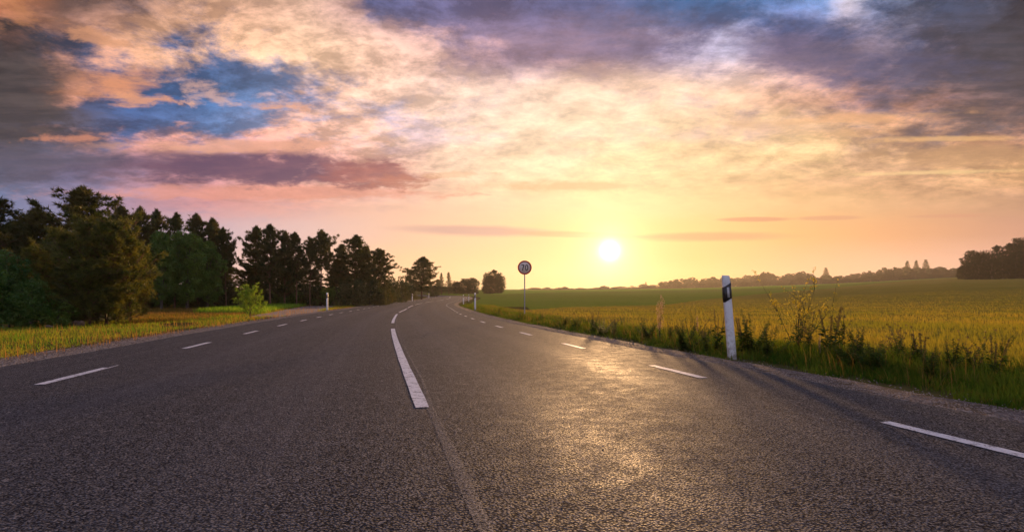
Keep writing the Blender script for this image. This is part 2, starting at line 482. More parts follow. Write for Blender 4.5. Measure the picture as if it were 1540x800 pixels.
# dirt track on the left
trk = catmull(np.array([(-12.2, 28), (-14, 33.5), (-18.3, 47), (-22.8, 65), (-27, 88)], float), 1.0)
tt = np.gradient(trk, axis=0); tt /= np.linalg.norm(tt, axis=1)[:, None]; tn = np.stack([tt[:, 1], -tt[:, 0]], 1)
lat = np.linspace(-1.7, 1.7, 5)
PX = trk[:, None, 0] + tn[:, None, 0] * lat; PY = trk[:, None, 1] + tn[:, None, 1] * lat
tag(add_obj('path', grid_mesh('path', PX, PY, H(PX, PY) - .008, M['dirtpath'])), kind='structure')

# ------------------------------------------------------------------ fields on the right
def verge_offset_x(Y):
    """world X of the right edge line at Y, and of the left one"""
    P = at_s(S, edgeR); return np.interp(Y, P[:, 1], P[:, 0])
Pr = at_s(S, edgeR); Pl = at_s(S, -edgeL)
def XR(Y): return np.interp(Y, Pr[:220, 1], Pr[:220, 0])
def XL(Y): return np.interp(Y, Pl[:220, 1], Pl[:220, 0])
def far_edge(Ymax=400):
    # boundary between the near cereal field and the green field beyond, from the photo's skyline of the crop
    pts = [(800, 468), (850, 463.5), (930, 462), (1000, 460), (1080, 449), (1180, 439.5), (1300, 428.5), (1430, 418.3), (1560, 415.5), (1700, 413)]
    return np.array([terrain_hit(*p) for p in pts])
FE = far_edge()
# crop sheet in polar-like strips: for each screen direction u, from the verge out to the boundary
us = np.concatenate([np.linspace(-.02, 1.25, 150), np.linspace(1.3, 4, 30)])
ub = FE[:, 0] / FE[:, 1]
Yb = np.interp(us, ub, FE[:, 1])
def y_start(u):
    Ys = np.arange(1.0, 120, .1)
    off = 2.5 + .2 * np.sin(Ys)
    d = u * Ys - (XR(Ys) + off)
    i = np.argmax(d > 0)
    return Ys[i] if d[i] > 0 else 119.0
Ya = np.array([y_start(u) for u in us])
Ya = np.minimum(Ya, Yb)
tq = np.linspace(0, 1, 120)
CYg = Ya[None] * (Yb / Ya)[None] ** tq[:, None]
CXg = CYg * us[None]
CZg = H(CXg, CYg) + .10
# rolling canopy with sprayer tramlines as real dips
rows = np.sin(CYg * .9 + CXg * .12) * .015
CZg = CZg + rows + rng.normal(size=CZg.shape) * .012 * np.minimum(1, CYg / 20)
edge = np.minimum(1, (CYg - Ya[None]) / 1.5)
CZg = np.where(tq[:, None] == 0, H(CXg, CYg) - .02, CZg)
tag(add_obj('cereal_field', grid_mesh('cereal_field', CXg, CYg, CZg, M['cropsheet'])), kind='structure')
# green field and pale strip beyond
def band(name, y_lo, y_hi_off, mat, z):
    us2 = np.linspace(-.16, 1.6, 160)
    Y0 = np.interp(us2, ub, FE[:, 1], left=60) - 4
    if name == 'pale_field':
        px = us2 * F + CX
        Y0 = np.array([terrain_hit(p, np.interp(p, [700, 820, 1050, 1160, 1300, 1430, 1500], [445, 441, 436.5, 434, 425.5, 417.8, 417]))[1] for p in px])
    Y1 = np.full(len(us2), 1050.0)
    t = np.linspace(0, 1, 100)
    Yg = Y0[None] * (np.maximum(Y1, Y0 + 5) / Y0)[None] ** t[:, None]
    Xg = Yg * us2[None]
    Xg = np.maximum(Xg, np.interp(Yg, Pr[:, 1], Pr[:, 0]) + 2.5) if name == 'green_field' else np.maximum(Xg, -8)
    return tag(add_obj(name, grid_mesh(name, Xg, Yg, H(Xg, Yg) + z, mat)), kind='structure')
band('green_field', 0, 0, M['greenfield'], .03)
band('pale_field', 0, 0, M['palefield'], .20)

# ------------------------------------------------------------------ grass (uncountable: stuff)
def blades(name, X, Y, h, w, mat, z0=0.0, lean=.25, label=None):
    n = len(X)
    Z = H(X, Y) + z0
    a = rng.uniform(0, 2 * math.pi, n)
    sd = np.stack([np.cos(a), np.sin(a), np.zeros(n)], 1) * (w / 2)[:, None]
    ln = np.stack([np.cos(a + 1.57), np.sin(a + 1.57), np.zeros(n)], 1) * rng.normal(size=n)[:, None] * lean
    ln += np.array([-.10, .02, 0])
    B = np.stack([X, Y, Z], 1)
    mid = B + ln * .35 * h[:, None] + np.array([0, 0, 1.]) * (h * .6)[:, None]
    tip = B + ln * 1.0 * h[:, None] + np.array([0, 0, 1.]) * h[:, None]
    V = np.stack([B - sd, B + sd, mid + sd * .7, mid - sd * .7, tip], 1).reshape(-1, 3)
    i = np.arange(n) * 5
    me = np_mesh(name, V, [np.stack([i, i + 1, i + 2, i + 3], 1), np.stack([i + 3, i + 2, i + 4], 1)], mat)
    return tag(add_obj(name, me), label, 'grass' if 'crop' not in name else 'crop', kind='stuff')

def sample_Y(n, a, b):         # density per ground area ~ 1/Y^2
    return np.exp(rng.uniform(math.log(a), math.log(b), n))
def vnoise(X, Y, f, seed=0):
    r = np.random.default_rng(seed); v = 0
    for k in range(5):
        a = r.uniform(0, 6.28); q = f * r.uniform(.6, 1.7)
        v = v + np.sin((X * math.cos(a) + Y * math.sin(a)) * q + r.uniform(0, 6.28))
    return v / 5

# left verge
n = 75000
Y = sample_Y(n, 5.5, 75); off = np.abs(rng.normal(size=n)) * 0
off = rng.uniform(0, 1, n) ** .8 * np.interp(Y, [5, 14, 20, 75], [5, 7, 6, 5])
X = XL(Y) - .55 - off - rng.uniform(0, .35, n)
k = (vnoise(X, Y, 2.2, 3) > np.where(off < .5, .25, -.35)) & ((np.abs(X - np.interp(Y, trk[:, 1], trk[:, 0])) > 1.5) | (Y < 30))
X, Y, off = X[k], Y[k], off[k]
sz = np.interp(Y, [5, 20, 75], [1, 1.35, 2.2])
blades('verge_grass', X, Y, rng.uniform(.02, .10, len(X)) * np.interp(off, [0, .7, 3], [.45, 1, 1.1]) * (1 + .5 * vnoise(X, Y, 1.2, 5)) * np.sqrt(sz),
       .009 * sz * rng.uniform(.7, 1.4, len(X)), M['grass'], -.03, .45, 'yellow green and rusty verge grass along the left edge of the road')
# meadow on the left behind the front trees
n = 42000
Y = sample_Y(n, 20, 78); X = rng.uniform(0, 1, n) * (Y * -.30 + Y * .72) - Y * .72
k = (X < XL(Y) - 4.0) & (X > -.85 * Y) & (np.abs(X - np.interp(Y, trk[:, 1], trk[:, 0])) > 1.5)
X, Y = X[k], Y[k]; sz = np.interp(Y, [20, 78], [1.6, 3.5])
blades('meadow_grass', X, Y, rng.uniform(.08, .22, len(X)), .010 * sz, M['meadow'], -.03, .5, 'dry ochre and green meadow grass between the road and the wood')
# bright green mound beside the path
n = 12000
Y = sample_Y(n, 34, 62); X = np.interp(Y, trk[:, 1], trk[:, 0]) - 1.7 - rng.uniform(0, 1, n) ** .8 * 4.5
blades('lush_grass', X, Y, rng.uniform(.15, .5, n), np.full(n, .03), M['lush'], -.03, .4, 'bright green tall grass beside the dirt path')
# right verge
n = 150000
Y = sample_Y(n, 1.4, 70); off = rng.uniform(0, 1, n)
wv = np.interp(Y, [2, 10, 30, 70], [3.2, 3.2, 3.0, 4.5])
X = XR(Y) + .62 + off * wv + rng.normal(size=n) * .12
k = ((off * wv > .45) | (vnoise(X, Y, 4, 9) > .1)) & (X < Y * 1.6 + 3)
X, Y, off = X[k], Y[k], off[k]; w_ = off * np.interp(Y, [2, 10, 30, 70], [3.2, 3.2, 3.0, 4.5])
sz = np.interp(Y, [3, 20, 70], [1, 1.6, 2.8])
hh = rng.uniform(.08, .27, len(X)) * np.interp(w_, [0, .5, 1.1, 2.2, 3.2], [.22, .5, 1.0, .8, .6]) * (1 + .4 * vnoise(X, Y, 1.5, 11))
blades('verge_grass', X, Y, np.maximum(hh, .03), .008 * sz * rng.uniform(.7, 1.5, len(X)), M['grassR'], -.03, .6,
       'dark green tangled verge grass between the gravel and the cereal field')
# cereal
n = 300000
Y = sample_Y(n, 2, 90); u = rng.uniform(-.02, 1.12, n); wd_ = rng.uniform(size=n) < .25; u = np.where(wd_, rng.uniform(1.12, 2.6, n), u); X = u * Y
d = X - (XR(Y) + 2.3); lim = np.interp(u, ub, FE[:, 1])
k = (d > 0) & (Y < lim - 1) & (rng.uniform(size=n) < np.clip(d / .8, .15, 1))
X, Y = X[k], Y[k]; sz = np.interp(Y, [3, 20, 90], [1, 1.8, 4.5])
blades('cereal_crop', X, Y, rng.uniform(.08, .21, len(X)) * (1 + .2 * vnoise(X, Y, .8, 13)) * np.interp(Y, [3, 30, 90], [1.1, 1, .9]),
       .007 * sz * rng.uniform(.7, 1.4, len(X)), M['crop'], 0.03, .3, 'golden green cereal crop filling the field right of the road')

# sparse dry stalks standing above the grass
n = 2800; Y = sample_Y(n, 5.5, 55); X = XL(Y) - .5 - rng.uniform(0, 1, n) ** 1.6 * 4.5
k = vnoise(X, Y, 1.6, 31) > -.1; X, Y = X[k], Y[k]
blades('dry_stalks_grass', X, Y, rng.uniform(.10, .30, len(X)), np.interp(Y, [5, 55], [.006, .018]), M['rust'], -.03, .35, 'rusty dry stalks standing in the left verge grass')
n = 4200; Y = sample_Y(n, 2.8, 60); X = XR(Y) + .9 + rng.uniform(0, 1, n) * 3.0
k = vnoise(X, Y, 1.6, 33) > -.2; X, Y = X[k], Y[k]
blades('dry_stalks_grass', X, Y, rng.uniform(.10, .40, len(X)), np.interp(Y, [3, 60], [.004, .016]), M['rust'], -.03, .6, 'thin dry stalks standing in the right verge grass')
# gravel stones on both shoulders
def stones(name, X, Y, r, label):
    n = len(X)
    oct_ = np.array([(1, 0, 0), (-1, 0, 0), (0, 1, 0), (0, -1, 0), (0, 0, 1), (0, 0, -1)], float)
    fc = np.array([(0, 2, 4), (2, 1, 4), (1, 3, 4), (3, 0, 4), (2, 0, 5), (1, 2, 5), (3, 1, 5), (0, 3, 5)])
    V = oct_[None] * r[:, None, None] * rng.uniform(.6, 1.3, (n, 6, 1)) * np.array([1, 1, .6])
    a = rng.uniform(0, 6.28, n); c, s = np.cos(a)[:, None], np.sin(a)[:, None]
    V = np.stack([V[..., 0] * c - V[..., 1] * s, V[..., 0] * s + V[..., 1] * c, V[..., 2]], -1)
    V += np.stack([X, Y, H(X, Y) + .006], 1)[:, None]
    Fc = fc[None] + (np.arange(n) * 6)[:, None, None]
    return tag(add_obj(name, np_mesh(name, V.reshape(-1, 3), [Fc.reshape(-1, 3)], M['pebble'])), label, 'gravel', kind='stuff')
n = 9000; Y = sample_Y(n, 3, 40); X = XR(Y) + .02 + np.abs(rng.normal(size=n)) * .28
stones('gravel_stones', X, Y, rng.uniform(.003, .011, n) * np.interp(Y, [3, 40], [1, 1.6]), 'loose pale gravel stones along the right road edge')
n = 9000; Y = sample_Y(n, 6, 50); X = XL(Y) - .02 - np.abs(rng.normal(size=n)) * .4
stones('gravel_stones', X, Y, rng.uniform(.006, .016, n) * np.interp(Y, [6, 50], [1, 1.6]), 'loose pale gravel stones along the left road edge')

n = 60; Y = sample_Y(n, 2.1, 14); X = rng.uniform(-.8, .8, n) * Y
k = (X < XR(Y) - .2) & (X > XL(Y) + .2); X, Y = X[k], Y[k]
o = stones('gravel_stones', X, Y, rng.uniform(.003, .007, len(X)), 'a few loose pale stones lying scattered on the asphalt'); o.location.z = .012
# ------------------------------------------------------------------ tree generators (unit: metres, base at origin)
def make_pine(seed, h, rad, base=.3, nb=70, tuft=.28, nn=7, prof='pine', wd=.03, mat='pine', per=9, trunk_r=None, droop=0.0, twigs=True):
    rg = np.random.default_rng(seed)
    wood, fol = MB(), MB()
    tr = trunk_r or h * .014 + .03
    z = np.linspace(0, h * .97, 12)
    wob = np.cumsum(rg.normal(size=(12, 2)) * h * .006, 0) * np.linspace(0, 1, 12)[:, None]
    tp = np.c_[wob, z]
    wood.tube(tp, tr * (1 - z / h * .9), 7)
    C, D = [], []
    for i in range(nb):
        t = base + (1 - base) * ((i + rg.uniform(0, .9)) / nb)
        q = (t - base) / (1 - base)
        if prof == 'pine':      # rounded, layered, irregular
            pr = (math.sin(math.pi * min(1, q * .78 + .22)) ** .7) * (1.15 - .75 * q ** 2.2) * rg.choice([.35, .6, .85, 1.0, 1.25])
        elif prof == 'sap':
            pr = (1 - q) ** .6 * rg.uniform(.6, 1.1) + .12
        elif prof == 'cone':
            pr = (1 - q) ** .85 * rg.uniform(.75, 1.1) + .03
        else:                   # bushy: wide from the ground up
            pr = (1 - q ** 1.9) ** .65 * rg.uniform(.5, 1.15) * (.75 + .25 * min(1, q * 4))
        L = rad * pr + .08
        a = i * 2.399 + rg.normal() * .5
        up = {'sap': .9, 'pine': .12 + .5 * q, 'cone': -.12 + .5 * q * q, 'bushy': .25 + .7 * q}[prof] + rg.normal() * .12 - droop
        m = 6
        r_ = np.linspace(0, 1, m)
        org = np.array([np.interp(t * h, z, wob[:, 0]), np.interp(t * h, z, wob[:, 1]), t * h])
        bp = org + np.stack([np.cos(a + r_ * .2 * rg.normal()) * r_ * L, np.sin(a + r_ * .2 * rg.normal()) * r_ * L,
                             L * (up * r_ + .25 * r_ ** 2)], 1)
        if prof == 'pine': bp[:, 2] = np.where(bp[:, 2] > h, h + (bp[:, 2] - h) * .35, bp[:, 2])
        wood.tube(bp, max(.006, tr * .28 * (1 - q * .6)) * (1 - r_ * .85), 3, False)
        k = max(3, int(per * (L / rad + .3)))
        s = rg.uniform(.25 if prof == 'pine' else .12, 1.02, k) ** .8
        if prof not in ('cone', 'sap'):       # foliage gathers in separate pads with air between them
            npad = max(2, int(round(L / rad * 4)))
            pc = np.sort(rg.uniform(.35, 1.0, npad)); pc[-1] = 1.0
            pl = rg.uniform(-1, 1, npad) * .9; pl[-1] *= .2
            pz = rg.normal(size=npad) * .05
            pi_ = rg.integers(0, npad, k)
            s = np.clip(pc[pi_] + rg.normal(size=k) * .085 * (2.3 / max(rad, .1)) ** .3, .1, 1.06)
        base_p = np.stack([np.interp(s, r_, bp[:, j]) for j in range(3)], 1)
        side = np.array([-math.sin(a), math.cos(a), 0])
        spread = L * .42 * (1.1 - s * .7)
        lat_ = rg.uniform(-1, 1, k) * spread
        if prof == 'sap': lat_ = lat_ * .15
        if prof not in ('cone', 'sap'): lat_ = pl[pi_] * spread + rg.normal(size=k) * rad * .085
        P = base_p + side * lat_[:, None]
        P[:, 2] += rg.normal(size=k) * L * (.02 if prof == 'pine' else .06) + np.abs(lat_) * .15
        if prof not in ('cone', 'sap'): P[:, 2] += pz[pi_] * L
        P += rg.normal(size=P.shape) * tuft * (np.array([.3, .3, .12]) if prof == 'pine' else .25)
        C.append(P)
        dd = np.array([math.cos(a), math.sin(a), .9]) + side * np.sign(lat_)[:, None] * .6
        D.append(np.broadcast_to(dd, P.shape) * 1.0)
        if twigs:
            for j in range(0, k, 2):
                wood.tube(np.array([base_p[j] * .85 + org * .15, P[j]]), [.008, .004], 3, False)
    if prof == 'pine':
        for q_ in np.linspace(0, 1, 14):
            rr = h * .05 * (1 - q_) + .08
            C.append(np.array([[wob[-1, 0], wob[-1, 1], h * (.9 + .12 * q_)]] * 10) + rg.normal(size=(10, 3)) * [rr, rr, .1]); D.append(np.array([[0, 0, 1.0]] * 10))
    C.append(np.array([[wob[-1, 0], wob[-1, 1], h * .97]] * 6) + rg.normal(size=(6, 3)) * tuft * .3); D.append(np.array([[0, 0, 1.5]] * 6))
    C = np.concatenate(C); D = unit(np.concatenate(D))
    V, Fc = needles(C, D, nn, tuft, wd, .75, rg)
    fol.add(V, Fc)
    return wood.mesh('trunk', M['bark'], True), fol.mesh('crown', M[mat])

def make_broad(seed, h, rad, base=.25, lobes=16, nl=5000, leaf=.10, mat='green', trunk_r=None, dense=1.0, conic=0.0):
    rg = np.random.default_rng(seed)
    wood, fol = MB(), MB()
    tr = trunk_r or h * .016 + .03
    z = np.linspace(0, h * .8, 9); wob = np.cumsum(rg.normal(size=(9, 2)) * h * .008, 0)
    wob -= wob[0]
    wood.tube(np.c_[wob, z], tr * (1 - z / h * .95), 7)
    ctr = []
    for i in range(lobes):
        q = (i + .5) / lobes
        zc = h * (base + (1 - base) * (q * .88 + .06))
        e = math.sqrt(max(0, 1 - (2 * q - .85) ** 2 * .8)) * (1 - conic * q)
        a = i * 2.4 + rg.normal() * .4
        rr = rad * e * rg.uniform(.35, .72)
        c = np.array([math.cos(a) * rr, math.sin(a) * rr, zc]); lr = rad * rg.uniform(.32, .52) * (1 - conic * q * .5)
        ctr.append((c, lr))
        t0 = rg.uniform(.25, .7) * zc
        s0 = np.array([np.interp(t0, z, wob[:, 0]), np.interp(t0, z, wob[:, 1]), t0])
        md = (s0 + c) / 2 + np.array([0, 0, .1 * rad])
        wood.tube(np.array([s0, md, c]), [tr * .4, tr * .25, tr * .08], 4, False)
        for j in range(4):
            e2 = c + unit(rg.normal(size=3)) * lr * .8
            wood.tube(np.array([md * .4 + c * .6, e2]), [tr * .12, .004], 3, False)
    tot = sum(l ** 2 for _, l in ctr); Cs = []
    for c, l in ctr:
        k = int(nl * l * l / tot)
        nc = max(4, int(k / 14))                       # small clumps of leaves
        d = unit(rg.normal(size=(nc, 3))); r_ = rg.uniform(.45, 1.05, nc) ** .6
        cc = c + d * (l * r_)[:, None] * np.array([1, 1, .8])
        P = np.repeat(cc, 14, 0) + rg.normal(size=(nc * 14, 3)) * l * .11
        Cs.append(P)
    V, Q = leaves(np.concatenate(Cs), leaf, rg)
    V[:, 2] = np.maximum(V[:, 2], .02)
    fol.add(V, Q)
    return wood.mesh('trunk', M['barkgrey'], True), fol.mesh('crown', M[mat])

PROTO = {}
def reg(key, pair, h, w): PROTO[key] = (pair, h, w)
for i in range(4): reg(f'pine{i}', make_pine(10 + i, 10, 2.3, (.34, .42, .3, .5)[i], 78, .36, 11, 'pine', .034, per=26), 10, 2.3)
for i in range(2): reg(f'dpine{i}', make_pine(20 + i, 10, 2.4, (.12, .18)[i], 105, .38, 11, 'pine', .038, per=28), 10, 2.4)
for i in range(3): reg(f'bushy{i}', make_pine(30 + i, 3.6, 1.5, .03, 92, .19, 14, 'bushy', .011, 'bushy', per=34, trunk_r=.06), 3.6, 1.5)
for i in range(2): reg(f'broad{i}', make_broad(40 + i, 8, 2.4, .1, 20, 15000, .10), 8, 2.4)
for i in range(2): reg(f'hazel{i}', make_broad(50 + i, 3.2, 1.3, .03, 18, 9000, .055, 'leafy', .05), 3.2, 1.3)
for i in range(2): reg(f'shrub{i}', make_broad(55 + i, 2.6, 1.6, .02, 14, 6000, .07, 'green', .05), 2.6, 1.6)
for i in range(2): reg(f'darkshrub{i}', make_broad(58 + i, 2.6, 1.6, .02, 14, 6500, .07, 'pine', .05), 2.6, 1.6)
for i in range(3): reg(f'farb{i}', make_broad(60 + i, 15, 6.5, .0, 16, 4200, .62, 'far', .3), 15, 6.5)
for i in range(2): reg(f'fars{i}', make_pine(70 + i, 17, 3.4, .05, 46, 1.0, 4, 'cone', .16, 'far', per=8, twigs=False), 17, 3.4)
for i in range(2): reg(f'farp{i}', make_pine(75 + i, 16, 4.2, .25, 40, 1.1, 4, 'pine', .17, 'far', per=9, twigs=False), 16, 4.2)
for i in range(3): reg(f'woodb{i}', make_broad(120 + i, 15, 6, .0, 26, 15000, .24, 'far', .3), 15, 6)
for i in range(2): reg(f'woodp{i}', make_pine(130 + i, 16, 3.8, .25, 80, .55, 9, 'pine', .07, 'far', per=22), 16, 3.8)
for i in range(2): reg(f'spruce{i}', make_pine(80 + i, 9, 1.9, .04, 100, .34, 7, 'cone', .03, per=13), 9, 1.9)
reg('sapling', make_pine(90, 1.5, .75, .02, 40, .12, 12, 'sap', .010, 'sapling', per=16, trunk_r=.02), 1.5, .75)

def tree(key, name, px, Y, ytop, wpx=None, label='', cat='tree', group=None, rz=None, X=None):
    (tm, cm), h0, r0 = PROTO[key]
    X = gx(px, Y) if X is None else X
    zb = float(H(X, Y)) - .05
    h = top_z(ytop, Y) - zb
    s = h / h0
    sw = s if wpx is None else (wpx / 2 * Y / F) / r0
    o = empty(name, (X, Y, zb), random.uniform(0, 6.28) if rz is None else rz, (sw, sw, s))
    add_obj('trunk', tm, o); add_obj('crown', cm, o)
    tag(o, label, cat, group)
    return o

# ---- the front group on the left
tree('pine1', 'pine_tree', 118, 31, 290, 96, 'tallest pine, its layered top rising above the front thicket at left', rz=.4)
tree('pine2', 'pine_tree', -8, 27, 298, 84, 'pine cut by the left edge of the picture, upper branches reaching in', rz=2.0)
tree('dpine0', 'pine_tree', 62, 34, 322, 90, 'dark dense pine just left of the tallest pine', rz=1)
tree('dpine1', 'pine_tree', 28, 37, 338, 90, 'dark rounded pine between the cut-off pine and the thicket')
tree('dpine0', 'pine_tree', 150, 33, 335, 80, 'dark pine right behind the olive bushy pines', rz=3)
FB = 'young bushy pines in the front thicket'
tree('bushy0', 'young_pine_tree', 160, 19.6, 345, 118, 'broad olive bushy pine, the largest at the right end of the front thicket', group=FB)
tree('bushy1', 'young_pine_tree', 196, 21.5, 372, 66, 'olive bushy pine on the right flank of the front thicket, beside the meadow', group=FB)
tree('bushy2', 'young_pine_tree', 112, 20.5, 362, 100, 'dark bushy pine in the middle of the front thicket below the tallest pine', group=FB)
tree('bushy1', 'young_pine_tree', 66, 21, 385, 90, 'bushy pine behind the stones at the left end of the front thicket', group=FB)
tree('bushy2', 'young_pine_tree', 135, 18.9, 402, 90, 'low bushy pine at the foot of the front thicket facing the road', group=FB)
tree('hazel0', 'leafy_tree', 14, 18.3, 385, 84, 'fresh green leafy shrub tree at the left edge above the stones')
tree('hazel1', 'leafy_tree', 48, 17.8, 425, 66, 'low leafy green shrub tree behind the brown stone')
tree('hazel1', 'leafy_tree', -30, 17, 400, 90, 'leafy green shrub tree partly cut off at the left edge')
tree('shrub0', 'shrub', 90, 18.2, 452, 60, 'low dark shrub between the stones and the bushy pines', 'shrub')

# ---- wood at the back, left
BW = 'pines of the wood behind the meadow'
lab = 'tall dark pine in the wood behind the meadow'
back = [(186, 48, 316, 46), (214, 50, 318, 44), (238, 52, 322, 44), (263, 50, 326, 42), (298, 54, 328, 46), (322, 56, 334, 44), (340, 55, 348, 30),
        (384, 58, 345, 46), (406, 57, 343, 44), (428, 60, 353, 38), (446, 60, 354, 34), (466, 62, 363, 30), (483, 64, 352, 38),
        (505, 66, 392, 26), (170, 46, 330, 44)]
kinds = ['pine0', 'dpine0', 'dpine1', 'pine2', 'dpine0', 'dpine1', 'pine3', 'dpine1', 'pine2', 'dpine0', 'pine0', 'pine1', 'pine3', 'pine1', 'dpine1']
for (px, Y, yt, w), kd in zip(back, kinds):
    tree(kd, 'pine_tree', px, Y, yt, w * .98, lab, 'tree', BW)
for px in range(150, 520, 27):
    Y = random.uniform(72, 86)
    yt = float(np.interp(px, [150, 235, 250, 265, 300, 335, 350, 370, 400, 480, 520], [348, 352, 392, 358, 362, 395, 428, 415, 388, 402, 420])) + random.uniform(-6, 8)
    tree(random.choice(['dpine0', 'dpine1', 'pine0', 'pine2']), 'pine_tree', px + random.uniform(-6, 6), Y, yt, 40, lab, 'tree', BW)
gl = ['rounded green broadleaf tree in front of the pines, next to the thicket', 'tallest broadleaf tree of the green group at the edge of the wood',
      'green broadleaf tree at the right end of the green group before the pines']
for (px, Y, yt, w), l, kd in zip([(243, 47, 352, 62), (282, 49, 350, 70), (312, 51, 366, 54)], gl, ['broad0', 'broad1', 'broad0']):
    tree(kd, 'broadleaf_tree', px, Y, yt, w, l)
US = 'undergrowth shrubs along the foot of the wood'
for i, px in enumerate(range(208, 530, 17)):
    Y = float(np.interp(px, [208, 340, 530], [50, 58, 68])) + random.uniform(-2, 2)
    tree(random.choice(['darkshrub0', 'darkshrub1', 'shrub0']), 'shrub', px + random.uniform(-5, 5), Y, random.uniform(424, 440), random.uniform(38, 56),
         'dark shrub in the undergrowth at the foot of the wood', 'shrub', US)
tree('sapling', 'pine_sapling', 376, 27.5, 437, 46, 'bright yellow green pine sapling standing alone beside the road', 'sapling')

# ---- group further on, left of the road
tree('pine2', 'pine_tree', 533, 66, 358, 56, 'tall pine with a dense trunk-hiding crown behind the left marker posts')
tree('dpine1', 'pine_tree', 548, 70, 374, 44, 'reddish pine right behind the tall roadside pine')
tree('pine0', 'pine_tree', 569, 68, 378, 40, 'lighter open pine at the right end of the roadside group')
tree('dpine0', 'pine_tree', 512, 72, 372, 34, 'dark pine half hidden left of the tall roadside pine')
RS = 'roadside shrubs before the bend'
for px, Y, yt, w in [(520, 62, 428, 34), (538, 63, 424, 34), (556, 66, 418, 36), (575, 70, 420, 34), (592, 84, 424, 30), (604, 90, 420, 26), (583, 78, 430, 30), (572, 66, 436, 26)]:
    tree(random.choice(['darkshrub0', 'darkshrub1']), 'shrub', px, Y, yt, w, 'dark roadside shrub at the foot of the pines before the bend', 'shrub', RS)
tree('spruce0', 'spruce_tree', 615, 118, 408, 22, 'narrow spruce touching the left side of the big pine at the bend')
tree('dpine1', 'pine_tree', 634, 118, 389, 44, 'big full pine standing free beside the bend of the road')
tree('darkshrub0', 'shrub', 612, 112, 426, 30, 'dark shrub at the foot of the spruce beside the bend', 'shrub')
tree('darkshrub1', 'shrub', 650, 150, 428, 24, 'dark shrub right of the big pine at the bend', 'shrub')
tree('spruce1', 'spruce_tree', 664, 215, 411, 14, 'left one of two pointed spruces behind the bend')
tree('spruce0', 'spruce_tree', 675, 220, 410, 16, 'right one of two pointed spruces behind the bend')
tree('dpine0', 'pine_tree', 659, 222, 421, 16, 'small dark pine left of the two pointed spruces')
for px, yt, w, l in [(686, 423, 24, 'rounded broadleaf tree right of the two spruces'), (699, 420, 26, 'middle tree of the low dark clump behind the bend'),
                     (711, 419, 24, 'right tree of the low dark clump behind the bend')]:
    tree('woodb' + str(px % 3), 'broadleaf_tree', px, 235, yt, w, l)
for px, yt, w, l, kd in [(734, 412, 20, 'left tree of the dense dark block beside the field', 'woodb0'), (743, 407, 22, 'tallest pointed tree of the dense dark block beside the field', 'woodp1'),
                     (751, 411, 20, 'right tree of the dense dark block beside the field', 'woodb2'), (742, 418, 36, 'low wide tree filling the foot of the dense dark block', 'woodb1')]:
    tree(kd, 'broadleaf_tree', px, 238, yt, w, l)
LH = 'far trees on the skyline behind the bend'
for px in range(560, 700, 12):
    tree('farb' + str(px % 3), 'broadleaf_tree', px + random.uniform(-3, 3), random.uniform(300, 340), random.uniform(430, 436), 26, 'distant tree low on the skyline behind the bend', 'tree', LH)

# ---- skyline on the right
SK = 'trees of the far skyline beyond the fields'
prof = ([760, 800, 820, 860, 900, 930, 970, 1000, 1022, 1050, 1080, 1100, 1130, 1155, 1175, 1200, 1222, 1240, 1262, 1290, 1310, 1335, 1360, 1400, 1420, 1440],
        [437, 435, 432, 434, 432, 433, 430, 425, 419, 421, 419, 419, 416, 411, 418, 408, 417, 415, 418, 414, 409, 405, 404, 403, 406, 405])
px = 760.0
while px < 1450:
    yt = float(np.interp(px, *prof)) + random.uniform(-2.5, 2)
    Y = random.uniform(690, 900)
    w = random.uniform(11, 22) * (1.0 if px > 950 else 1.2)
    kd = random.choice(['farb0', 'farb1', 'farb2', 'farb0', 'farp0'])
    tree(kd, 'broadleaf_tree' if kd[3] == 'b' else 'pine_tree', px, Y, yt, w, 'dark tree in the far skyline beyond the fields', 'tree', SK)
    px += random.uniform(5.5, 9)
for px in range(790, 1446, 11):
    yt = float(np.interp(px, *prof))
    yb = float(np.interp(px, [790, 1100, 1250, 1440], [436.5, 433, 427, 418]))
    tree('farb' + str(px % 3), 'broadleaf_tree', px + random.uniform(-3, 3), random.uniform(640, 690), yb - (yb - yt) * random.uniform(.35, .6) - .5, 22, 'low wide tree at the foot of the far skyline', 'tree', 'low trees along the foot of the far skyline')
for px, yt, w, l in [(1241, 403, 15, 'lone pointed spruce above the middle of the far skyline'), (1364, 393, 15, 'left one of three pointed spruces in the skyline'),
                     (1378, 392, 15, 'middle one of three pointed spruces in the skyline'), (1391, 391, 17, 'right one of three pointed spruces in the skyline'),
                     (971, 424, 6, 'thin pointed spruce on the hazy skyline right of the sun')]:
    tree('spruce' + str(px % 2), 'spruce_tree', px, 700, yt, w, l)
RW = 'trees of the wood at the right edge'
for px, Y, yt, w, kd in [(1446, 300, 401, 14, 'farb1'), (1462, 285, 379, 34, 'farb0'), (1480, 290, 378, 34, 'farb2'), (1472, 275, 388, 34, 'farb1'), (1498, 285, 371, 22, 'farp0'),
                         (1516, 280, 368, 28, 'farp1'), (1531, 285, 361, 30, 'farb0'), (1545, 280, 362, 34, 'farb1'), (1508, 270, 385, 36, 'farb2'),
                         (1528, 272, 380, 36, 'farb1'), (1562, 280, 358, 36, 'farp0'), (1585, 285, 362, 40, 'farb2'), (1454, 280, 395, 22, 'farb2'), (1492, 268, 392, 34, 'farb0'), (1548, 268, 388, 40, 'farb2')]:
    tree(kd.replace('far', 'wood'), 'broadleaf_tree' if kd[3] == 'b' else 'pine_tree', px, Y, yt, w, 'dark tree of the wood at the right edge of the field', 'tree', RW)

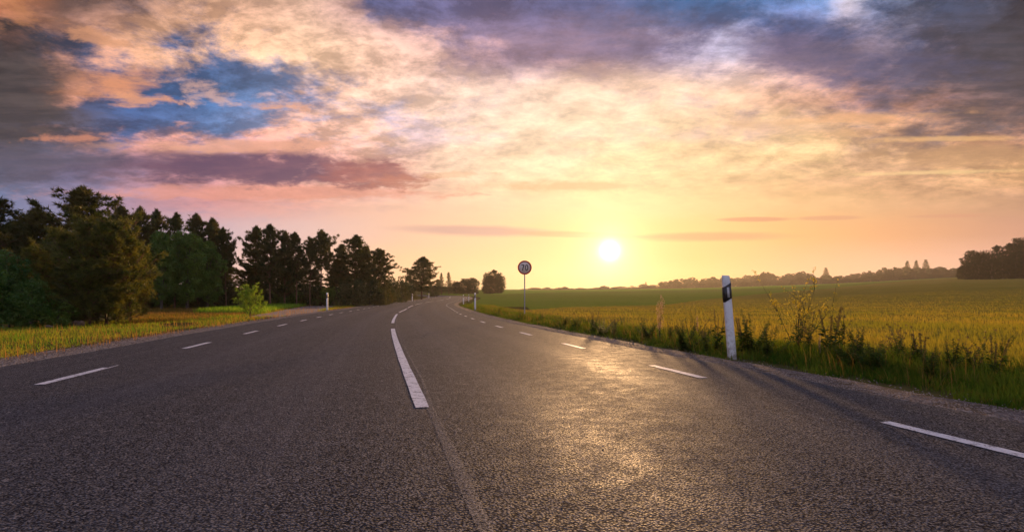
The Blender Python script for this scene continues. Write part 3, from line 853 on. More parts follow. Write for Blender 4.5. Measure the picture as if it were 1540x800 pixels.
# ------------------------------------------------------------------ weeds along the right verge
def make_weed(seed, kind, h):
    rg = np.random.default_rng(seed)
    st, lf, fl = MB(), MB(), MB(); heads = []
    def stalk(p0, d, L, r, nseg=7):
        t = np.linspace(0, 1, nseg)[:, None]
        p = p0 + d * L * t + np.array([rg.normal() * .05, rg.normal() * .05, 0]) * L * t ** 2
        st.tube(p, r * (1 - t[:, 0] * .7), 4, False)
        return p
    def leafset(p, n, size, s0=.05, s1=.9):
        s = rg.uniform(s0, s1, n)
        c = np.stack([np.interp(s, np.linspace(0, 1, len(p)), p[:, j]) for j in range(3)], 1)
        a = rg.uniform(0, 6.28, n)
        d = np.stack([np.cos(a), np.sin(a), rg.uniform(.1, .9, n)], 1); d = unit(d)
        L = size * rg.uniform(.5, 1.2, n) * (1.15 - s * .7)
        sd = unit(np.cross(d, np.array([0, 0, 1.]))) * (L * .17)[:, None]
        m1 = c + d * (L * .5)[:, None]; tp = c + d * L[:, None] + np.array([0, 0, -1]) * (L * .35)[:, None]
        V = np.stack([c, m1 + sd, tp, m1 - sd], 1).reshape(-1, 3)
        lf.add(V, np.arange(len(V)).reshape(-1, 4))
    if kind == 'mustard':
        for k in range(9):
            d = unit(np.array([rg.normal() * .32, rg.normal() * .3, 1.]))
            p = stalk(np.zeros(3), d, h * rg.uniform(.6, .85), .005)
            leafset(p, 26, .10, .02, .6)
            for j in range(7):
                b = p[rg.integers(3, 7)]; d2 = unit(d + rg.normal(size=3) * .45); L2 = h * rg.uniform(.12, .32)
                q = stalk(b, d2, L2, .0025, 4)
                s = rg.uniform(.35, 1, 15)[:, None]
                c = q[0] * (1 - s) + q[-1] * s + rg.normal(size=(15, 3)) * .012
                fl.add(*leaves(c, .013, rg))
        flm = 'mustard'
    elif kind == 'dock':
        for k in range(3):
            d = unit(np.array([rg.normal() * .12, rg.normal() * .1, 1.]))
            p = stalk(np.zeros(3), d, h * rg.uniform(.8, 1), .007)
            leafset(p, 60, .20, .0, .6)
            s = rg.uniform(.5, 1.0, 420)[:, None]
            c = p[0] * (1 - s) + p[-1] * s + rg.normal(size=(420, 3)) * .016 * (1.5 - s)
            hd = MB(); hd.add(*leaves(c, .010, rg)); heads.append(hd)
        flm = 'weedbrown'
    elif kind == 'leafy':
        for k in range(8):
            d = unit(np.array([rg.normal() * .28, rg.normal() * .25, 1.]))
            p = stalk(np.zeros(3) + rg.normal(size=3) * [.04, .04, 0], d, h * rg.uniform(.6, 1), .005)
            leafset(p, 170, .11, .0, 1.0)
            s = rg.uniform(.8, 1.03, 40)[:, None]
            fl.add(*leaves(p[0] * (1 - s) + p[-1] * s + rg.normal(size=(40, 3)) * .012, .009, rg))
        flm = 'weedbrown'
    elif kind == 'spike':
        for k in range(3):
            d = unit(np.array([rg.normal() * .07, rg.normal() * .07, 1.]))
            p = stalk(np.zeros(3), d, h * rg.uniform(.75, 1), .005)
            leafset(p, 24, .09, .0, .6)
            s = rg.uniform(.35, 1.0, 170)[:, None]
            c = p[0] * (1 - s) + p[-1] * s + rg.normal(size=(170, 3)) * .022
            fl.add(*leaves(c, .014, rg))
        flm = 'pale'
    else:                       # thistle: branching with small dark heads
        for k in range(4):
            d = unit(np.array([rg.normal() * .22, rg.normal() * .2, 1.]))
            p = stalk(np.zeros(3), d, h * rg.uniform(.55, .8), .006)
            leafset(p, 110, .11, .0, .95)
            for j in range(6):
                q = stalk(p[rg.integers(3, 7)], unit(d + rg.normal(size=3) * .4), h * rg.uniform(.1, .28), .003, 4)
                fl.add(*leaves(q[-1] + rg.normal(size=(16, 3)) * .010, .013, rg))
        flm = 'weedbrown'
    return st.mesh('stem', M['stem']), lf.mesh('foliage', M['weed']), [q.mesh('blossom', M[flm]) for q in (heads or [fl])]
WP = {}
for i, kd in enumerate(['mustard', 'dock', 'leafy', 'spike', 'thistle']):
    for v in range(2): WP[kd, v] = make_weed(200 + i * 7 + v, kd, 1.0)
def weed(kd, px, py, ptop, label, wide=1.0, name=None, group=None, v=0):
    X, Y = flat(px, py)
    h = (top_z(ptop, Y) + .03) * 1.06; wide = wide * 1.2
    s, l, f = WP[kd, v]
    o = empty(name or 'weed', (X, Y, -.03), random.uniform(0, 6.28), (h * wide, h * wide, h))
    add_obj('stem', s, o); add_obj('foliage', l, o)
    for q in f: add_obj('seed_head' if kd == 'dock' else 'blossom', q, o)
    tag(o, label, 'plant', group)
weed('mustard', 1198, 532, 412, 'tall airy weed with tiny yellow flowers rising above the fields', .85, 'flowering_weed')
weed('thistle', 1216, 536, 470, 'leafy stalk leaning at the foot of the tall yellow-flowered weed', .9, 'thistle')
weed('dock', 1249, 541, 463, 'brown dock with a thick dark seed spike right of the yellow-flowered weed', .8, 'dock_plant')
weed('thistle', 1264, 535, 452, 'thin branching stalk just right of the thick brown dock', .7, 'thistle', v=1)
weed('leafy', 1292, 549, 492, 'dark leafy clump between the brown dock and the tall thistle', 1.3, 'leafy_weed')
weed('leafy', 1272, 553, 505, 'low dark leafy clump at the foot of the brown dock', 1.7, 'leafy_weed', v=1)
weed('thistle', 1348, 550, 488, 'thistle with several dark heads left of the tallest right-hand weed', 1.0, 'thistle')
weed('thistle', 1364, 554, 480, 'tallest dark-headed thistle on the right part of the verge', 1.0, 'thistle', v=1)
weed('dock', 1386, 556, 496, 'short brown dock right of the tallest dark-headed thistle', .9, 'dock_plant', v=1)
weed('leafy', 1430, 563, 506, 'round green leafy weed standing before the cereal at the far right', 1.2, 'leafy_weed')
weed('thistle', 1468, 569, 498, 'thin thistle at the far right of the verge', .9, 'thistle')
weed('dock', 1495, 573, 506, 'small brown dock near the right edge of the picture', .8, 'dock_plant')
weed('leafy', 1320, 560, 508, 'low green leafy clump below the thistles', 1.5, 'leafy_weed', v=1)
weed('leafy', 1398, 570, 520, 'low green leafy clump right of the short dock', 1.5, 'leafy_weed')
weed('leafy', 1156, 538, 488, 'dark leafy clump between the near marker post and the yellow-flowered weed', 1.2, 'leafy_weed')
weed('leafy', 1132, 534, 462, 'tall dark leafy weed just right of the near marker post', .9, 'leafy_weed', v=1)
weed('dock', 1118, 533, 470, 'brown seed spikes rising behind the near marker post', .9, 'dock_plant', v=1)
weed('dock', 1079, 529, 466, 'single brown seed spike just left of the near marker post', .6, 'dock_plant')
weed('thistle', 1062, 530, 482, 'branching weed left of the single seed spike', 1.0, 'thistle')
weed('leafy', 1030, 524, 483, 'dark leafy clump left of the near marker post', 1.4, 'leafy_weed')
weed('mustard', 1040, 518, 460, 'pale yellow-flowered weed behind the dark clump left of the post', .9, 'flowering_weed', v=1)
weed('spike', 992, 513, 447, 'pale flower spike standing tall between two low clumps', .8, 'flower_spike')
weed('leafy', 973, 511, 475, 'clump of weeds left of the pale flower spike', 1.3, 'leafy_weed', v=1)
weed('thistle', 1008, 514, 480, 'bushy weed right of the pale flower spike', 1.1, 'thistle')
weed('thistle', 923, 503, 472, 'brownish bushy weed with upright stalks at mid distance', 1.2, 'thistle', v=1)
weed('leafy', 908, 502, 478, 'low leafy weed beside the brownish bushy weed', 1.5, 'leafy_weed')
weed('dock', 892, 499, 464, 'slender stalk below the sun on the verge', .7, 'dock_plant', v=1)
weed('leafy', 846, 490, 474, 'small dark weed on the verge right of the speed sign', 1.6, 'leafy_weed')
weed('leafy', 866, 493, 475, 'second small dark weed right of the speed sign', 1.4, 'leafy_weed', v=1)
weed('leafy', 749, 473, 463, 'small dark weed between the white post and the speed sign', 1.6, 'leafy_weed')

rw = random.Random(5)
for i in range(26):
    Yw = math.exp(rw.uniform(math.log(4.2), math.log(26))); Xw = float(XR(Yw)) + rw.uniform(1.2, 3.6)
    pxw, pyw = CX + Xw / Yw * F, YH + F * HC / Yw
    if pxw > 1560: continue
    kd = rw.choice(['leafy', 'thistle', 'dock', 'mustard', 'leafy', 'spike'])
    hw = rw.uniform(.28, .52)
    weed(kd, pxw, pyw, YH - (hw - HC) / Yw * F, 'small weed growing scattered through the grass of the right verge', rw.uniform(.5, .9), 'small_weed', 'small weeds scattered in the right verge', v=rw.randint(0, 1))
# ------------------------------------------------------------------ marker posts
def make_post():
    """1.25 m high flat white post with a slanted black band and a reflector, facing -Y"""
    w, d, h = .058, .035, 1.25
    body = MB()
    secs = [(-.06, w, d), (0, w, d), (h - .05, w, d), (h - .012, w, d)]
    def ring(z, w, d, slant=0):
        b = .012
        p = [(-w + b, -d), (w - b, -d), (w, -d + b), (w, d - b), (w - b, d), (-w + b, d), (-w, d - b), (-w, -d + b)]
        return [(x, y, z + slant * x) for x, y in p]
    V = []
    for z, a, b in [(-.06, w * 1.06, d), (h * .5, w, d), (h - .03, w * .96, d * .95)]: V += ring(z, a, b)
    V += ring(h, w * .9, d * .85, -.12)
    q = []
    for k in range(3):
        for j in range(8): q.append((k * 8 + j, k * 8 + (j + 1) % 8, k * 8 + 8 + (j + 1) % 8, k * 8 + 8 + j))
    body.add(V, q, [tuple(24 + j for j in range(8))])
    bm_ = body.mesh('body', M['white'])
    band = MB(); V = []
    for z in (h * .70, h * .885): V += ring(z, w + .0035, d + .0035, .5)
    band.add(V, [(j, (j + 1) % 8, 8 + (j + 1) % 8, 8 + j) for j in range(8)], [tuple(range(7, -1, -1))], [tuple(range(8, 16))])
    bd = band.mesh('band', M['black'])
    rf = MB(); rf.box(-.017, .017, -d - .010, -d - .0033, h * .73, h * .855)
    return bm_, bd, rf.mesh('reflector', M['reflector'])
POST = make_post()
def post(X, Y, label, rz=0, lean=0.0, sc=1.0, leanx=0.0):
    o = empty('marker_post', (X, Y, float(H(X, Y))), rz, (sc, sc, sc)); o.rotation_euler = (leanx, lean, rz)
    for nm, me in zip(('body', 'band', 'reflector'), POST): add_obj(nm, me, o)
    tag(o, label, 'post', 'white road marker posts')
X, Y = flat(1101, 537)
post(X, Y, 'nearest white marker post with black band, leaning slightly left on the right verge', rz=.12, lean=-.085, sc=1.03)
def post_px(px, Y, label, sc=1.0): post(gx(px, Y), Y, label, sc=sc)
post_px(714.5, 45, 'white marker post on the right verge left of the speed sign', 1.15)
post_px(697, 72, 'small white marker post on the inside of the bend, right roadside', 1.05)
post_px(705, 98, 'tiny marker post furthest along the right roadside', 1.0)
post_px(492, 44, 'nearest white marker post on the left roadside by the path', 1.15)
post_px(574, 73, 'white marker post on the left roadside in front of the dark shrubs', 1.1)
post_px(620, 98, 'small white marker post on the left roadside below the big pine', 1.1)
post_px(645, 128, 'tiny white marker post furthest along the left roadside', 1.0)

# ------------------------------------------------------------------ speed sign
def disc(r, y0, y1, n=40, inner=0.0):
    b = MB(); th = np.arange(n) / n * 2 * math.pi
    c, s = np.cos(th), np.sin(th)
    def rg_(rr, y): return np.stack([c * rr, np.full(n, y), s * rr], 1)
    j = np.arange(n); k = (j + 1) % n
    if inner:
        V = np.concatenate([rg_(r, y0), rg_(r, y1), rg_(inner, y0), rg_(inner, y1)])
        b.add(V, np.stack([j, k, n + k, n + j], 1), np.stack([2 * n + j, 3 * n + j, 3 * n + k, 2 * n + k], 1),
              np.stack([j, 2 * n + j, 2 * n + k, k], 1), np.stack([n + j, n + k, 3 * n + k, 3 * n + j], 1))
    else:
        V = np.concatenate([rg_(r, y0), rg_(r, y1)])
        b.add(V, np.stack([j, k, n + k, n + j], 1), [tuple(range(n))[::-1]], [tuple(range(n, 2 * n))])
    return b
YS = 29.0; XS = gx(789, YS); zb = float(H(XS, YS)); zc = top_z(402.5, YS) - zb; rs = 10.6 * YS / F
sg = empty('speed_sign', (XS, YS, zb), .05)
tag(sg, 'round red-rimmed 70 speed limit sign on a slim grey pole', 'road sign')
b = MB(); b.tube([(0, 0, -.2), (0, 0, 1), (0, 0, zc + rs * .6)], .032, 10)
add_obj('pole', b.mesh('pole', M['steel'], True), sg)
o = add_obj('face', disc(rs * .97, -.050, -.042).mesh('face', M['signface']), sg, (0, 0, zc))
o = add_obj('rim', disc(rs, -.056, -.040, 48, rs * .80).mesh('rim', M['signred']), sg, (0, 0, zc))
o = add_obj('back_plate', disc(rs * .98, -.041, -.034).mesh('back_plate', M['steel']), sg, (0, 0, zc))
b = MB()
for z in (-.12, .12): b.box(-.06, .06, -.033, .045, z - .02, z + .02)
add_obj('clamp', b.mesh('clamp', M['steel']), sg, (0, 0, zc))
# digits 7 and 0 as flat raised strokes
dg = MB(); y0, y1 = -.054, -.0505
def stroke(pts, w, cx, sx, sz):
    pts = np.array(pts, float) * [sx, sz] + [cx, 0]
    t = np.gradient(pts, axis=0); t /= np.linalg.norm(t, axis=1)[:, None]
    nrm = np.stack([-t[:, 1], t[:, 0]], 1) * w / 2
    A, B = pts + nrm, pts - nrm; n = len(pts)
    V = np.concatenate([np.c_[A[:, 0], np.full(n, y0), A[:, 1]], np.c_[B[:, 0], np.full(n, y0), B[:, 1]]])
    i = np.arange(n - 1)
    dg.add(V, np.stack([i, i + n, i + n + 1, i + 1], 1))
hz = rs * .36
stroke([(-1, 1), (1, 1)], rs * .15, -rs * .27, rs * .19, hz)
stroke([(.9, 1.0), (.35, .2), (0, -.5), (-.15, -1.18)], rs * .15, -rs * .27, rs * .19, hz)
th = np.linspace(0, 2 * math.pi, 33)
stroke(np.stack([np.cos(th), np.sin(th) * 1.03], 1), rs * .13, rs * .27, rs * .18, hz)
add_obj('digits', dg.mesh('digits', M['signblack']), sg, (0, 0, zc))

# ------------------------------------------------------------------ stones on the left verge
def make_rock(seed, r, sx, sy, sz):
    rg = np.random.default_rng(seed)
    import bmesh
    bm = bmesh.new(); bmesh.ops.create_icosphere(bm, subdivisions=3, radius=1)
    dirs = unit(rg.normal(size=(9, 3))); amp = rg.uniform(.55, .85, 9)
    for v in bm.verts:
        p = np.array(v.co)
        for d, a in zip(dirs, amp):
            e = p @ d
            if e > a: p = p - d * (e - a) * .85
        p += rg.normal(size=3) * .012
        v.co = (p[0] * r * sx, p[1] * r * sy, p[2] * r * sz)
    me = bpy.data.meshes.new('rock'); bm.to_mesh(me); bm.free(); me.materials.append(M['stone'])
    return me
for px, py, r, sh, l in [(46, 486, .26, (1.2, 1, 1.0), 'large brown boulder at the left edge of the thicket'), (117, 490, .17, (1.4, 1, .9), 'pale pinkish stone at the foot of the front thicket'),
                     (74, 493, .10, (1.3, 1, .7), 'small stone between the brown boulder and the pale stone')]:
    X, Y = flat(px, py)
    o = add_obj('boulder', make_rock(px, r, *sh), None, (X, Y, r * .35)); tag(o, l, 'rock')

# ------------------------------------------------------------------ sky
def lin(c):
    return tuple(((x / 255) / 12.92 if x / 255 <= .04045 else ((x / 255 + .055) / 1.055) ** 2.4) for x in c)
world = bpy.data.worlds.new('World'); scene.world = world; world.use_nodes = True
nt = world.node_tree; nt.nodes.clear(); g = N(nt)
wout = nt.nodes.new('ShaderNodeOutputWorld'); bg = nt.nodes.new('ShaderNodeBackground')
nt.links.new(bg.outputs[0], wout.inputs[0])
SUN_U, SUN_V = (917 - CX) / F, (YH - 377) / F
sdir = np.array([SUN_U, 1, SUN_V]); sdir /= np.linalg.norm(sdir)
sun_el = math.asin(sdir[2]); sun_az = math.atan2(sdir[0], sdir[1])
D = g.n('ShaderNodeTexCoord').outputs['Generated']
D = g.vmath('NORMALIZE', D)
sx = g.n('ShaderNodeSeparateXYZ'); nt.links.new(D, sx.inputs[0]); dx, dy, dz = sx.outputs
az = g.math('ARCTAN2', dx, dy)
dt = g.vmath('DOT_PRODUCT', D, tuple(sdir))
ang = g.math('ARCCOSINE', g.math('MINIMUM', dt, .9999999))
calm = g.rng(ang, R(12), R(34), .36, 1.0)      # thin veil of cloud around the sun, bolder cloud away from it
hyp = g.math('SQRT', g.math('ADD', g.math('MULTIPLY', dx, dx), g.math('MULTIPLY', dy, dy)))
azc = g.math('MINIMUM', g.math('MAXIMUM', az, -.85), .85)
V0 = g.math('DIVIDE', g.math('DIVIDE', dz, g.math('MAXIMUM', hyp, .02)), g.math('COSINE', azc))
# cloud-layer coordinates: a plane high above the land
den = g.math('ADD', g.math('MAXIMUM', dz, 0.0), .22)
cp = g.n('ShaderNodeCombineXYZ')
g.put(cp.inputs[0], g.math('DIVIDE', dx, den)); g.put(cp.inputs[1], g.math('DIVIDE', dy, den))
CP = cp.outputs[0]
def warp(sc, seed):
    mp = g.n('ShaderNodeMapping'); nt.links.new(CP, mp.inputs[0]); mp.inputs['Location'].default_value = (seed, seed * 1.7, seed); mp.inputs['Scale'].default_value = (.78, 1, 1)
    return mp.outputs[0]
w1 = g.noise(warp(1, 3.1), 1.1, 8, .62); w2 = g.noise(warp(1, 11.3), 1.1, 8, .62)
w3 = g.noise(warp(1, 21.9), 4.5, 7, .66); w4 = g.noise(warp(1, 27.7), 4.5, 7, .66)
def ctr(n, a): return g.math('MULTIPLY', g.math('SUBTRACT', n, .5), a)
low = g.rng(V0, .06, .30, .25, 1.0)
U = g.math('ADD', az, g.math('MULTIPLY', low, g.math('ADD', ctr(w1, .15), ctr(w3, .10))))
V = g.math('ADD', V0, g.math('MULTIPLY', low, g.math('ADD', ctr(w2, .08), ctr(w4, .06))))
def U_of(px): return math.atan((px - CX) / F)
A0, A1 = U_of(-20), U_of(1560)
Un = g.rng(U, A0, A1, 0, 1, smooth=False)
def ramp(stops):
    nd = g.n('ShaderNodeValToRGB'); nt.links.new(Un, nd.inputs[0]); cr = nd.color_ramp; cr.interpolation = 'EASE' if False else 'LINEAR'
    for i, (px, c) in enumerate(stops):
        p = min(1, max(0, (U_of(px) - A0) / (A1 - A0)))
        e = cr.elements[i] if i < 2 and i < len(cr.elements) else cr.elements.new(p)
        e.position = p
    # elements re-sort themselves: assign colours by order
    st = sorted(stops, key=lambda q: q[0])
    for e, (px, c) in zip(cr.elements, st): e.color = (*lin(c), 1)
    return nd.outputs[0]
def ramp2(stops):
    nd = g.n('ShaderNodeValToRGB'); nt.links.new(Un, nd.inputs[0]); cr = nd.color_ramp
    st = sorted(stops, key=lambda q: q[0])
    ps = [min(1, max(0, (U_of(px) - A0) / (A1 - A0))) for px, _ in st]
    cr.elements[0].position = ps[0]; cr.elements[1].position = ps[-1]
    for p in ps[1:-1]: cr.elements.new(p)
    for e, (px, c) in zip(cr.elements, st): e.color = (*lin(c), 1)
    return nd.outputs[0]
def field(rows, v):
    """rows: list of (photo row, stops) from the zenith side down"""
    rows = sorted(rows, key=lambda r: r[0])
    cur = ramp2(rows[0][1])
    for (ya, _), (yb, st) in zip(rows, rows[1:]):
        f = g.rng(v, (YH - ya) / F, (YH - yb) / F, 0, 1)
        cur = g.mix(f, cur, ramp2(st))
    return cur
Drows = [
 (5, [(0, (62, 55, 52)), (150, (72, 72, 80)), (300, (98, 94, 102)), (450, (125, 112, 118)), (550, (92, 100, 135)), (750, (100, 98, 128)), (900, (84, 96, 132)), (1050, (55, 98, 140)), (1150, (55, 103, 148)), (1300, (58, 82, 112)), (1540, (48, 52, 62))]),
 (80, [(0, (58, 56, 58)), (90, (58, 70, 92)), (200, (46, 86, 128)), (300, (66, 100, 140)), (420, (105, 125, 155)), (550, (165, 150, 150)), (700, (150, 132, 146)), (850, (132, 116, 132)), (1000, (112, 112, 140)), (1150, (76, 84, 120)), (1300, (70, 82, 112)), (1540, (58, 62, 72))]),
 (150, [(0, (62, 58, 62)), (100, (74, 72, 84)), (190, (54, 86, 126)), (300, (64, 102, 142)), (400, (92, 122, 156)), (500, (125, 140, 170)), (600, (190, 182, 190)), (750, (222, 196, 182)), (900, (214, 186, 172)), (1050, (192, 172, 168)), (1200, (132, 114, 122)), (1350, (92, 88, 102)), (1540, (70, 66, 72))]),
 (195, [(0, (60, 62, 70)), (120, (80, 80, 92)), (200, (72, 98, 138)), (320, (84, 114, 150)), (450, (135, 148, 172)), (600, (208, 190, 190)), (750, (230, 204, 184)), (900, (232, 206, 176)), (1050, (218, 190, 166)), (1200, (190, 162, 140)), (1350, (125, 110, 108)), (1540, (92, 84, 84))]),
 (245, [(0, (74, 80, 98)), (120, (98, 98, 122)), (250, (130, 115, 138)), (400, (160, 130, 142)), (550, (200, 160, 150)), (680, (232, 198, 165)), (800, (242, 215, 170)), (900, (246, 220, 168)), (1050, (236, 206, 150)), (1200, (208, 172, 128)), (1350, (186, 150, 112)), (1540, (158, 124, 98))]),
 (300, [(0, (104, 122, 152)), (150, (142, 136, 158)), (300, (178, 142, 150)), (450, (208, 162, 150)), (600, (226, 186, 160)), (750, (244, 212, 165)), (900, (252, 226, 160)), (1050, (246, 212, 145)), (1200, (232, 190, 130)), (1350, (216, 172, 122)), (1540, (188, 148, 112))]),
 (350, [(0, (122, 142, 172)), (150, (165, 165, 180)), (300, (200, 180, 180)), (450, (222, 192, 175)), (600, (238, 198, 160)), (750, (250, 212, 155)), (900, (253, 222, 140)), (1050, (250, 208, 130)), (1200, (240, 188, 118)), (1350, (228, 172, 118)), (1540, (204, 155, 122))]),
 (400, [(0, (150, 160, 180)), (200, (205, 190, 190)), (400, (236, 200, 176)), (600, (250, 204, 150)), (750, (254, 212, 146)), (900, (255, 220, 140)), (1050, (253, 202, 122)), (1200, (248, 190, 132)), (1350, (240, 190, 145)), (1540, (226, 178, 150))]),
 (440, [(0, (165, 168, 182)), (300, (232, 200, 182)), (600, (252, 200, 138)), (900, (255, 218, 135)), (1050, (254, 202, 116)), (1250, (250, 194, 142)), (1540, (236, 190, 162))]),
]
Lrows = [
 (5, [(0, (182, 120, 82)), (70, (110, 88, 78)), (170, (150, 116, 96)), (300, (205, 162, 125)), (450, (218, 182, 150)), (600, (178, 146, 150)), (750, (172, 134, 150)), (900, (150, 138, 168)), (1050, (120, 142, 180)), (1190, (100, 140, 190)), (1255, (110, 150, 195)), (1292, (200, 198, 205)), (1330, (120, 140, 170)), (1400, (90, 105, 125)), (1540, (72, 78, 90))]),
 (80, [(0, (84, 72, 70)), (80, (190, 140, 112)), (200, (228, 178, 135)), (320, (240, 194, 146)), (450, (244, 206, 162)), (600, (238, 200, 170)), (750, (210, 172, 164)), (900, (188, 150, 152)), (1010, (200, 190, 205)), (1100, (196, 196, 212)), (1200, (140, 125, 150)), (1350, (140, 130, 140)), (1540, (80, 78, 85))]),
 (150, [(0, (78, 72, 74)), (100, (200, 144, 115)), (200, (230, 168, 128)), (320, (214, 182, 168)), (420, (232, 184, 152)), (520, (244, 204, 170)), (640, (248, 216, 184)), (760, (252, 226, 192)), (900, (252, 222, 182)), (1050, (250, 216, 174)), (1180, (235, 190, 150)), (1300, (180, 135, 115)), (1540, (104, 90, 92))]),
 (195, [(0, (74, 70, 76)), (120, (205, 148, 122)), (250, (215, 158, 136)), (400, (230, 174, 146)), (550, (242, 200, 168)), (700, (248, 222, 184)), (900, (253, 232, 184)), (1050, (252, 222, 168)), (1200, (244, 208, 150)), (1350, (222, 168, 120)), (1540, (180, 132, 104))]),
 (245, [(0, (82, 86, 102)), (120, (120, 110, 130)), (250, (175, 128, 130)), (400, (205, 148, 136)), (550, (224, 176, 150)), (700, (248, 220, 180)), (900, (254, 232, 172)), (1050, (252, 222, 158)), (1200, (242, 208, 145)), (1350, (226, 184, 128)), (1540, (228, 178, 122))]),
 (300, [(0, (112, 128, 156)), (150, (160, 140, 158)), (300, (208, 152, 145)), (450, (226, 172, 148)), (600, (236, 196, 162)), (750, (248, 220, 170)), (900, (255, 234, 165)), (1050, (250, 218, 150)), (1200, (236, 196, 134)), (1350, (222, 178, 126)), (1540, (196, 154, 116))]),
 (350, Drows[6][1]), (400, Drows[7][1]), (440, Drows[8][1]),
]
dark = field(Drows, V); lit = field(Lrows, V)
# how cloudy: grey ramps, 128 = even
Brows = [(5, [(0, (150,) * 3), (170, (130,) * 3), (300, (175,) * 3), (480, (190,) * 3), (560, (95,) * 3), (750, (110,) * 3), (950, (85,) * 3), (1150, (75,) * 3), (1280, (125,) * 3), (1540, (100,) * 3)]),
         (70, [(0, (80,) * 3), (110, (105,) * 3), (200, (120,) * 3), (260, (140,) * 3), (350, (185,) * 3), (520, (190,) * 3), (650, (140,) * 3), (800, (100,) * 3), (950, (110,) * 3), (1090, (160,) * 3), (1200, (90,) * 3), (1350, (115,) * 3), (1540, (90,) * 3)]),
         (125, [(0, (75,) * 3), (110, (165,) * 3), (180, (130,) * 3), (240, (78,) * 3), (330, (78,) * 3), (410, (105,) * 3), (490, (140,) * 3), (620, (170,) * 3), (850, (150,) * 3), (1100, (140,) * 3), (1250, (115,) * 3), (1540, (90,) * 3)]),
         (175, [(0, (70,) * 3), (110, (110,) * 3), (200, (68,) * 3), (320, (60,) * 3), (430, (95,) * 3), (550, (120,) * 3), (700, (150,) * 3), (900, (150,) * 3), (1100, (150,) * 3), (1250, (140,) * 3), (1400, (115,) * 3), (1540, (100,) * 3)]),
         (215, [(0, (80,) * 3), (120, (135,) * 3), (300, (155,) * 3), (450, (165,) * 3), (600, (140,) * 3), (900, (140,) * 3), (1200, (130,) * 3), (1540, (120,) * 3)]),
         (270, [(0, (110,) * 3), (200, (150,) * 3), (500, (150,) * 3), (900, (130,) * 3), (1200, (120,) * 3), (1540, (120,) * 3)])]
def srgb_inv(v):  # ramp2 linearises, undo so that the grey value is linear
    x = v / 255.0
    return 255 * (12.92 * x if x <= .0031308 else 1.055 * x ** (1 / 2.4) - .055)
Brows = [(y, [(px, (srgb_inv(c[0]),) * 3) for px, c in st]) for y, st in Brows]
bias = field(Brows, V0)
bs = g.n('ShaderNodeSeparateColor'); nt.links.new(bias, bs.inputs[0]); bias = bs.outputs[0]
cl1 = g.noise(warp(1, 5.5), 2.6, 12, .66, .35)
cl2 = g.noise(warp(1, 41.0), 9.0, 9, .70, .25)
cl = g.math('ADD', g.math('MULTIPLY', cl1, .62), g.math('MULTIPLY', cl2, .38))
cf = g.math('ADD', g.math('MULTIPLY', g.math('SUBTRACT', cl, .5), g.math('MULTIPLY_ADD', calm, 3.2, 3.3)), g.math('MULTIPLY', g.math('SUBTRACT', bias, .5), 2.6))
cf = g.rng(cf, -.48, .48)
col = g.mix(cf, dark, lit)
# relief inside the clouds
# lit cloudlets: crisp small puffs with a bright upper rim and a shaded body
pf = g.noise(warp(1, 83.0), 7.5, 9, .68, .3)
pfo = g.n('ShaderNodeMapping'); nt.links.new(CP, pfo.inputs[0]); pfo.inputs['Location'].default_value = (83.0 + .02, 83.0 * 1.7 + .10, 83.0); pfo.inputs['Scale'].default_value = (.78, 1, 1)
pf2 = g.noise(pfo.outputs[0], 7.5, 9, .68, .3)
rim = g.math('MULTIPLY', g.math('SUBTRACT', pf, pf2), 3.6)
zone = g.math('MULTIPLY', g.rng(V0, .15, .27), calm)
rimv = g.math('ADD', 1.0, g.math('MULTIPLY', g.math('MULTIPLY', rim, zone), .85))
rimv = g.math('MINIMUM', g.math('MAXIMUM', rimv, .74), 1.38)
vr = g.n('ShaderNodeVectorMath', operation='SCALE'); nt.links.new(col, vr.inputs[0]); g.put(vr.inputs[3], rimv)
col = vr.outputs[0]
cl3 = g.noise(warp(1, 61.0), 5.5, 10, .68, .3)
relief = g.rng(cl3, .33, .67, .76, 1.24, smooth=False)
relief = g.math('ADD', 1.0, g.math('MULTIPLY', g.math('SUBTRACT', relief, 1.0), g.math('MULTIPLY', g.rng(V0, .14, .34, .0, 1.0), calm)))
gr = g.n('ShaderNodeVectorMath', operation='MULTIPLY'); nt.links.new(col, gr.inputs[0]); gr.inputs[1].default_value = (1.05, .965, 1.09); col = gr.outputs[0]
vm = g.n('ShaderNodeVectorMath', operation='SCALE'); nt.links.new(col, vm.inputs[0]); g.put(vm.inputs[3], relief)
col = vm.outputs[0]
# individual cloud banks
uv = g.n('ShaderNodeCombineXYZ'); g.put(uv.inputs[0], az); g.put(uv.inputs[1], V0); UV = uv.outputs[0]
edge1 = g.noise(warp(1, 71.0), 3.0, 10, .68); 
mpz = g.n('ShaderNodeMapping'); nt.links.new(UV, mpz.inputs[0]); mpz.inputs['Scale'].default_value = (6, 26, 1)
edge2 = g.noise(mpz.outputs[0], 1.5, 10, .66, .3)
edge = g.math('ADD', g.math('MULTIPLY', edge1, .4), g.math('MULTIPLY', edge2, .6))
edge3 = g.noise(warp(1, 97.0), 10.0, 8, .68, .3)
def bank(cx, cy, rx, ry, color, op, rot=0.0, ragged=1.2, soft=(.55, 1.15), color2=None):
    global col
    mp = g.n('ShaderNodeMapping', vector_type='TEXTURE'); nt.links.new(UV, mp.inputs[0])
    ca = U_of(cx)
    mp.inputs['Location'].default_value = (ca, (YH - cy) / F, 0); mp.inputs['Rotation'].default_value = (0, 0, rot)
    mp.inputs['Scale'].default_value = (rx / F * math.cos(ca) ** 2, ry / F, 1)
    r = g.vmath('LENGTH', mp.outputs[0])
    r = g.math('ADD', r, ctr(edge, ragged))
    if cy < 300: r = g.math('ADD', r, ctr(edge3, 5.0 if rx < 80 else 2.0))
    f = g.rng(r, soft[0], soft[1], op, 0)
    c = lin(color)
    if color2:
        c = g.mix(g.rng(edge2, .35, .65), lin(color), lin(color2))
    col = g.mix(f, col, c)
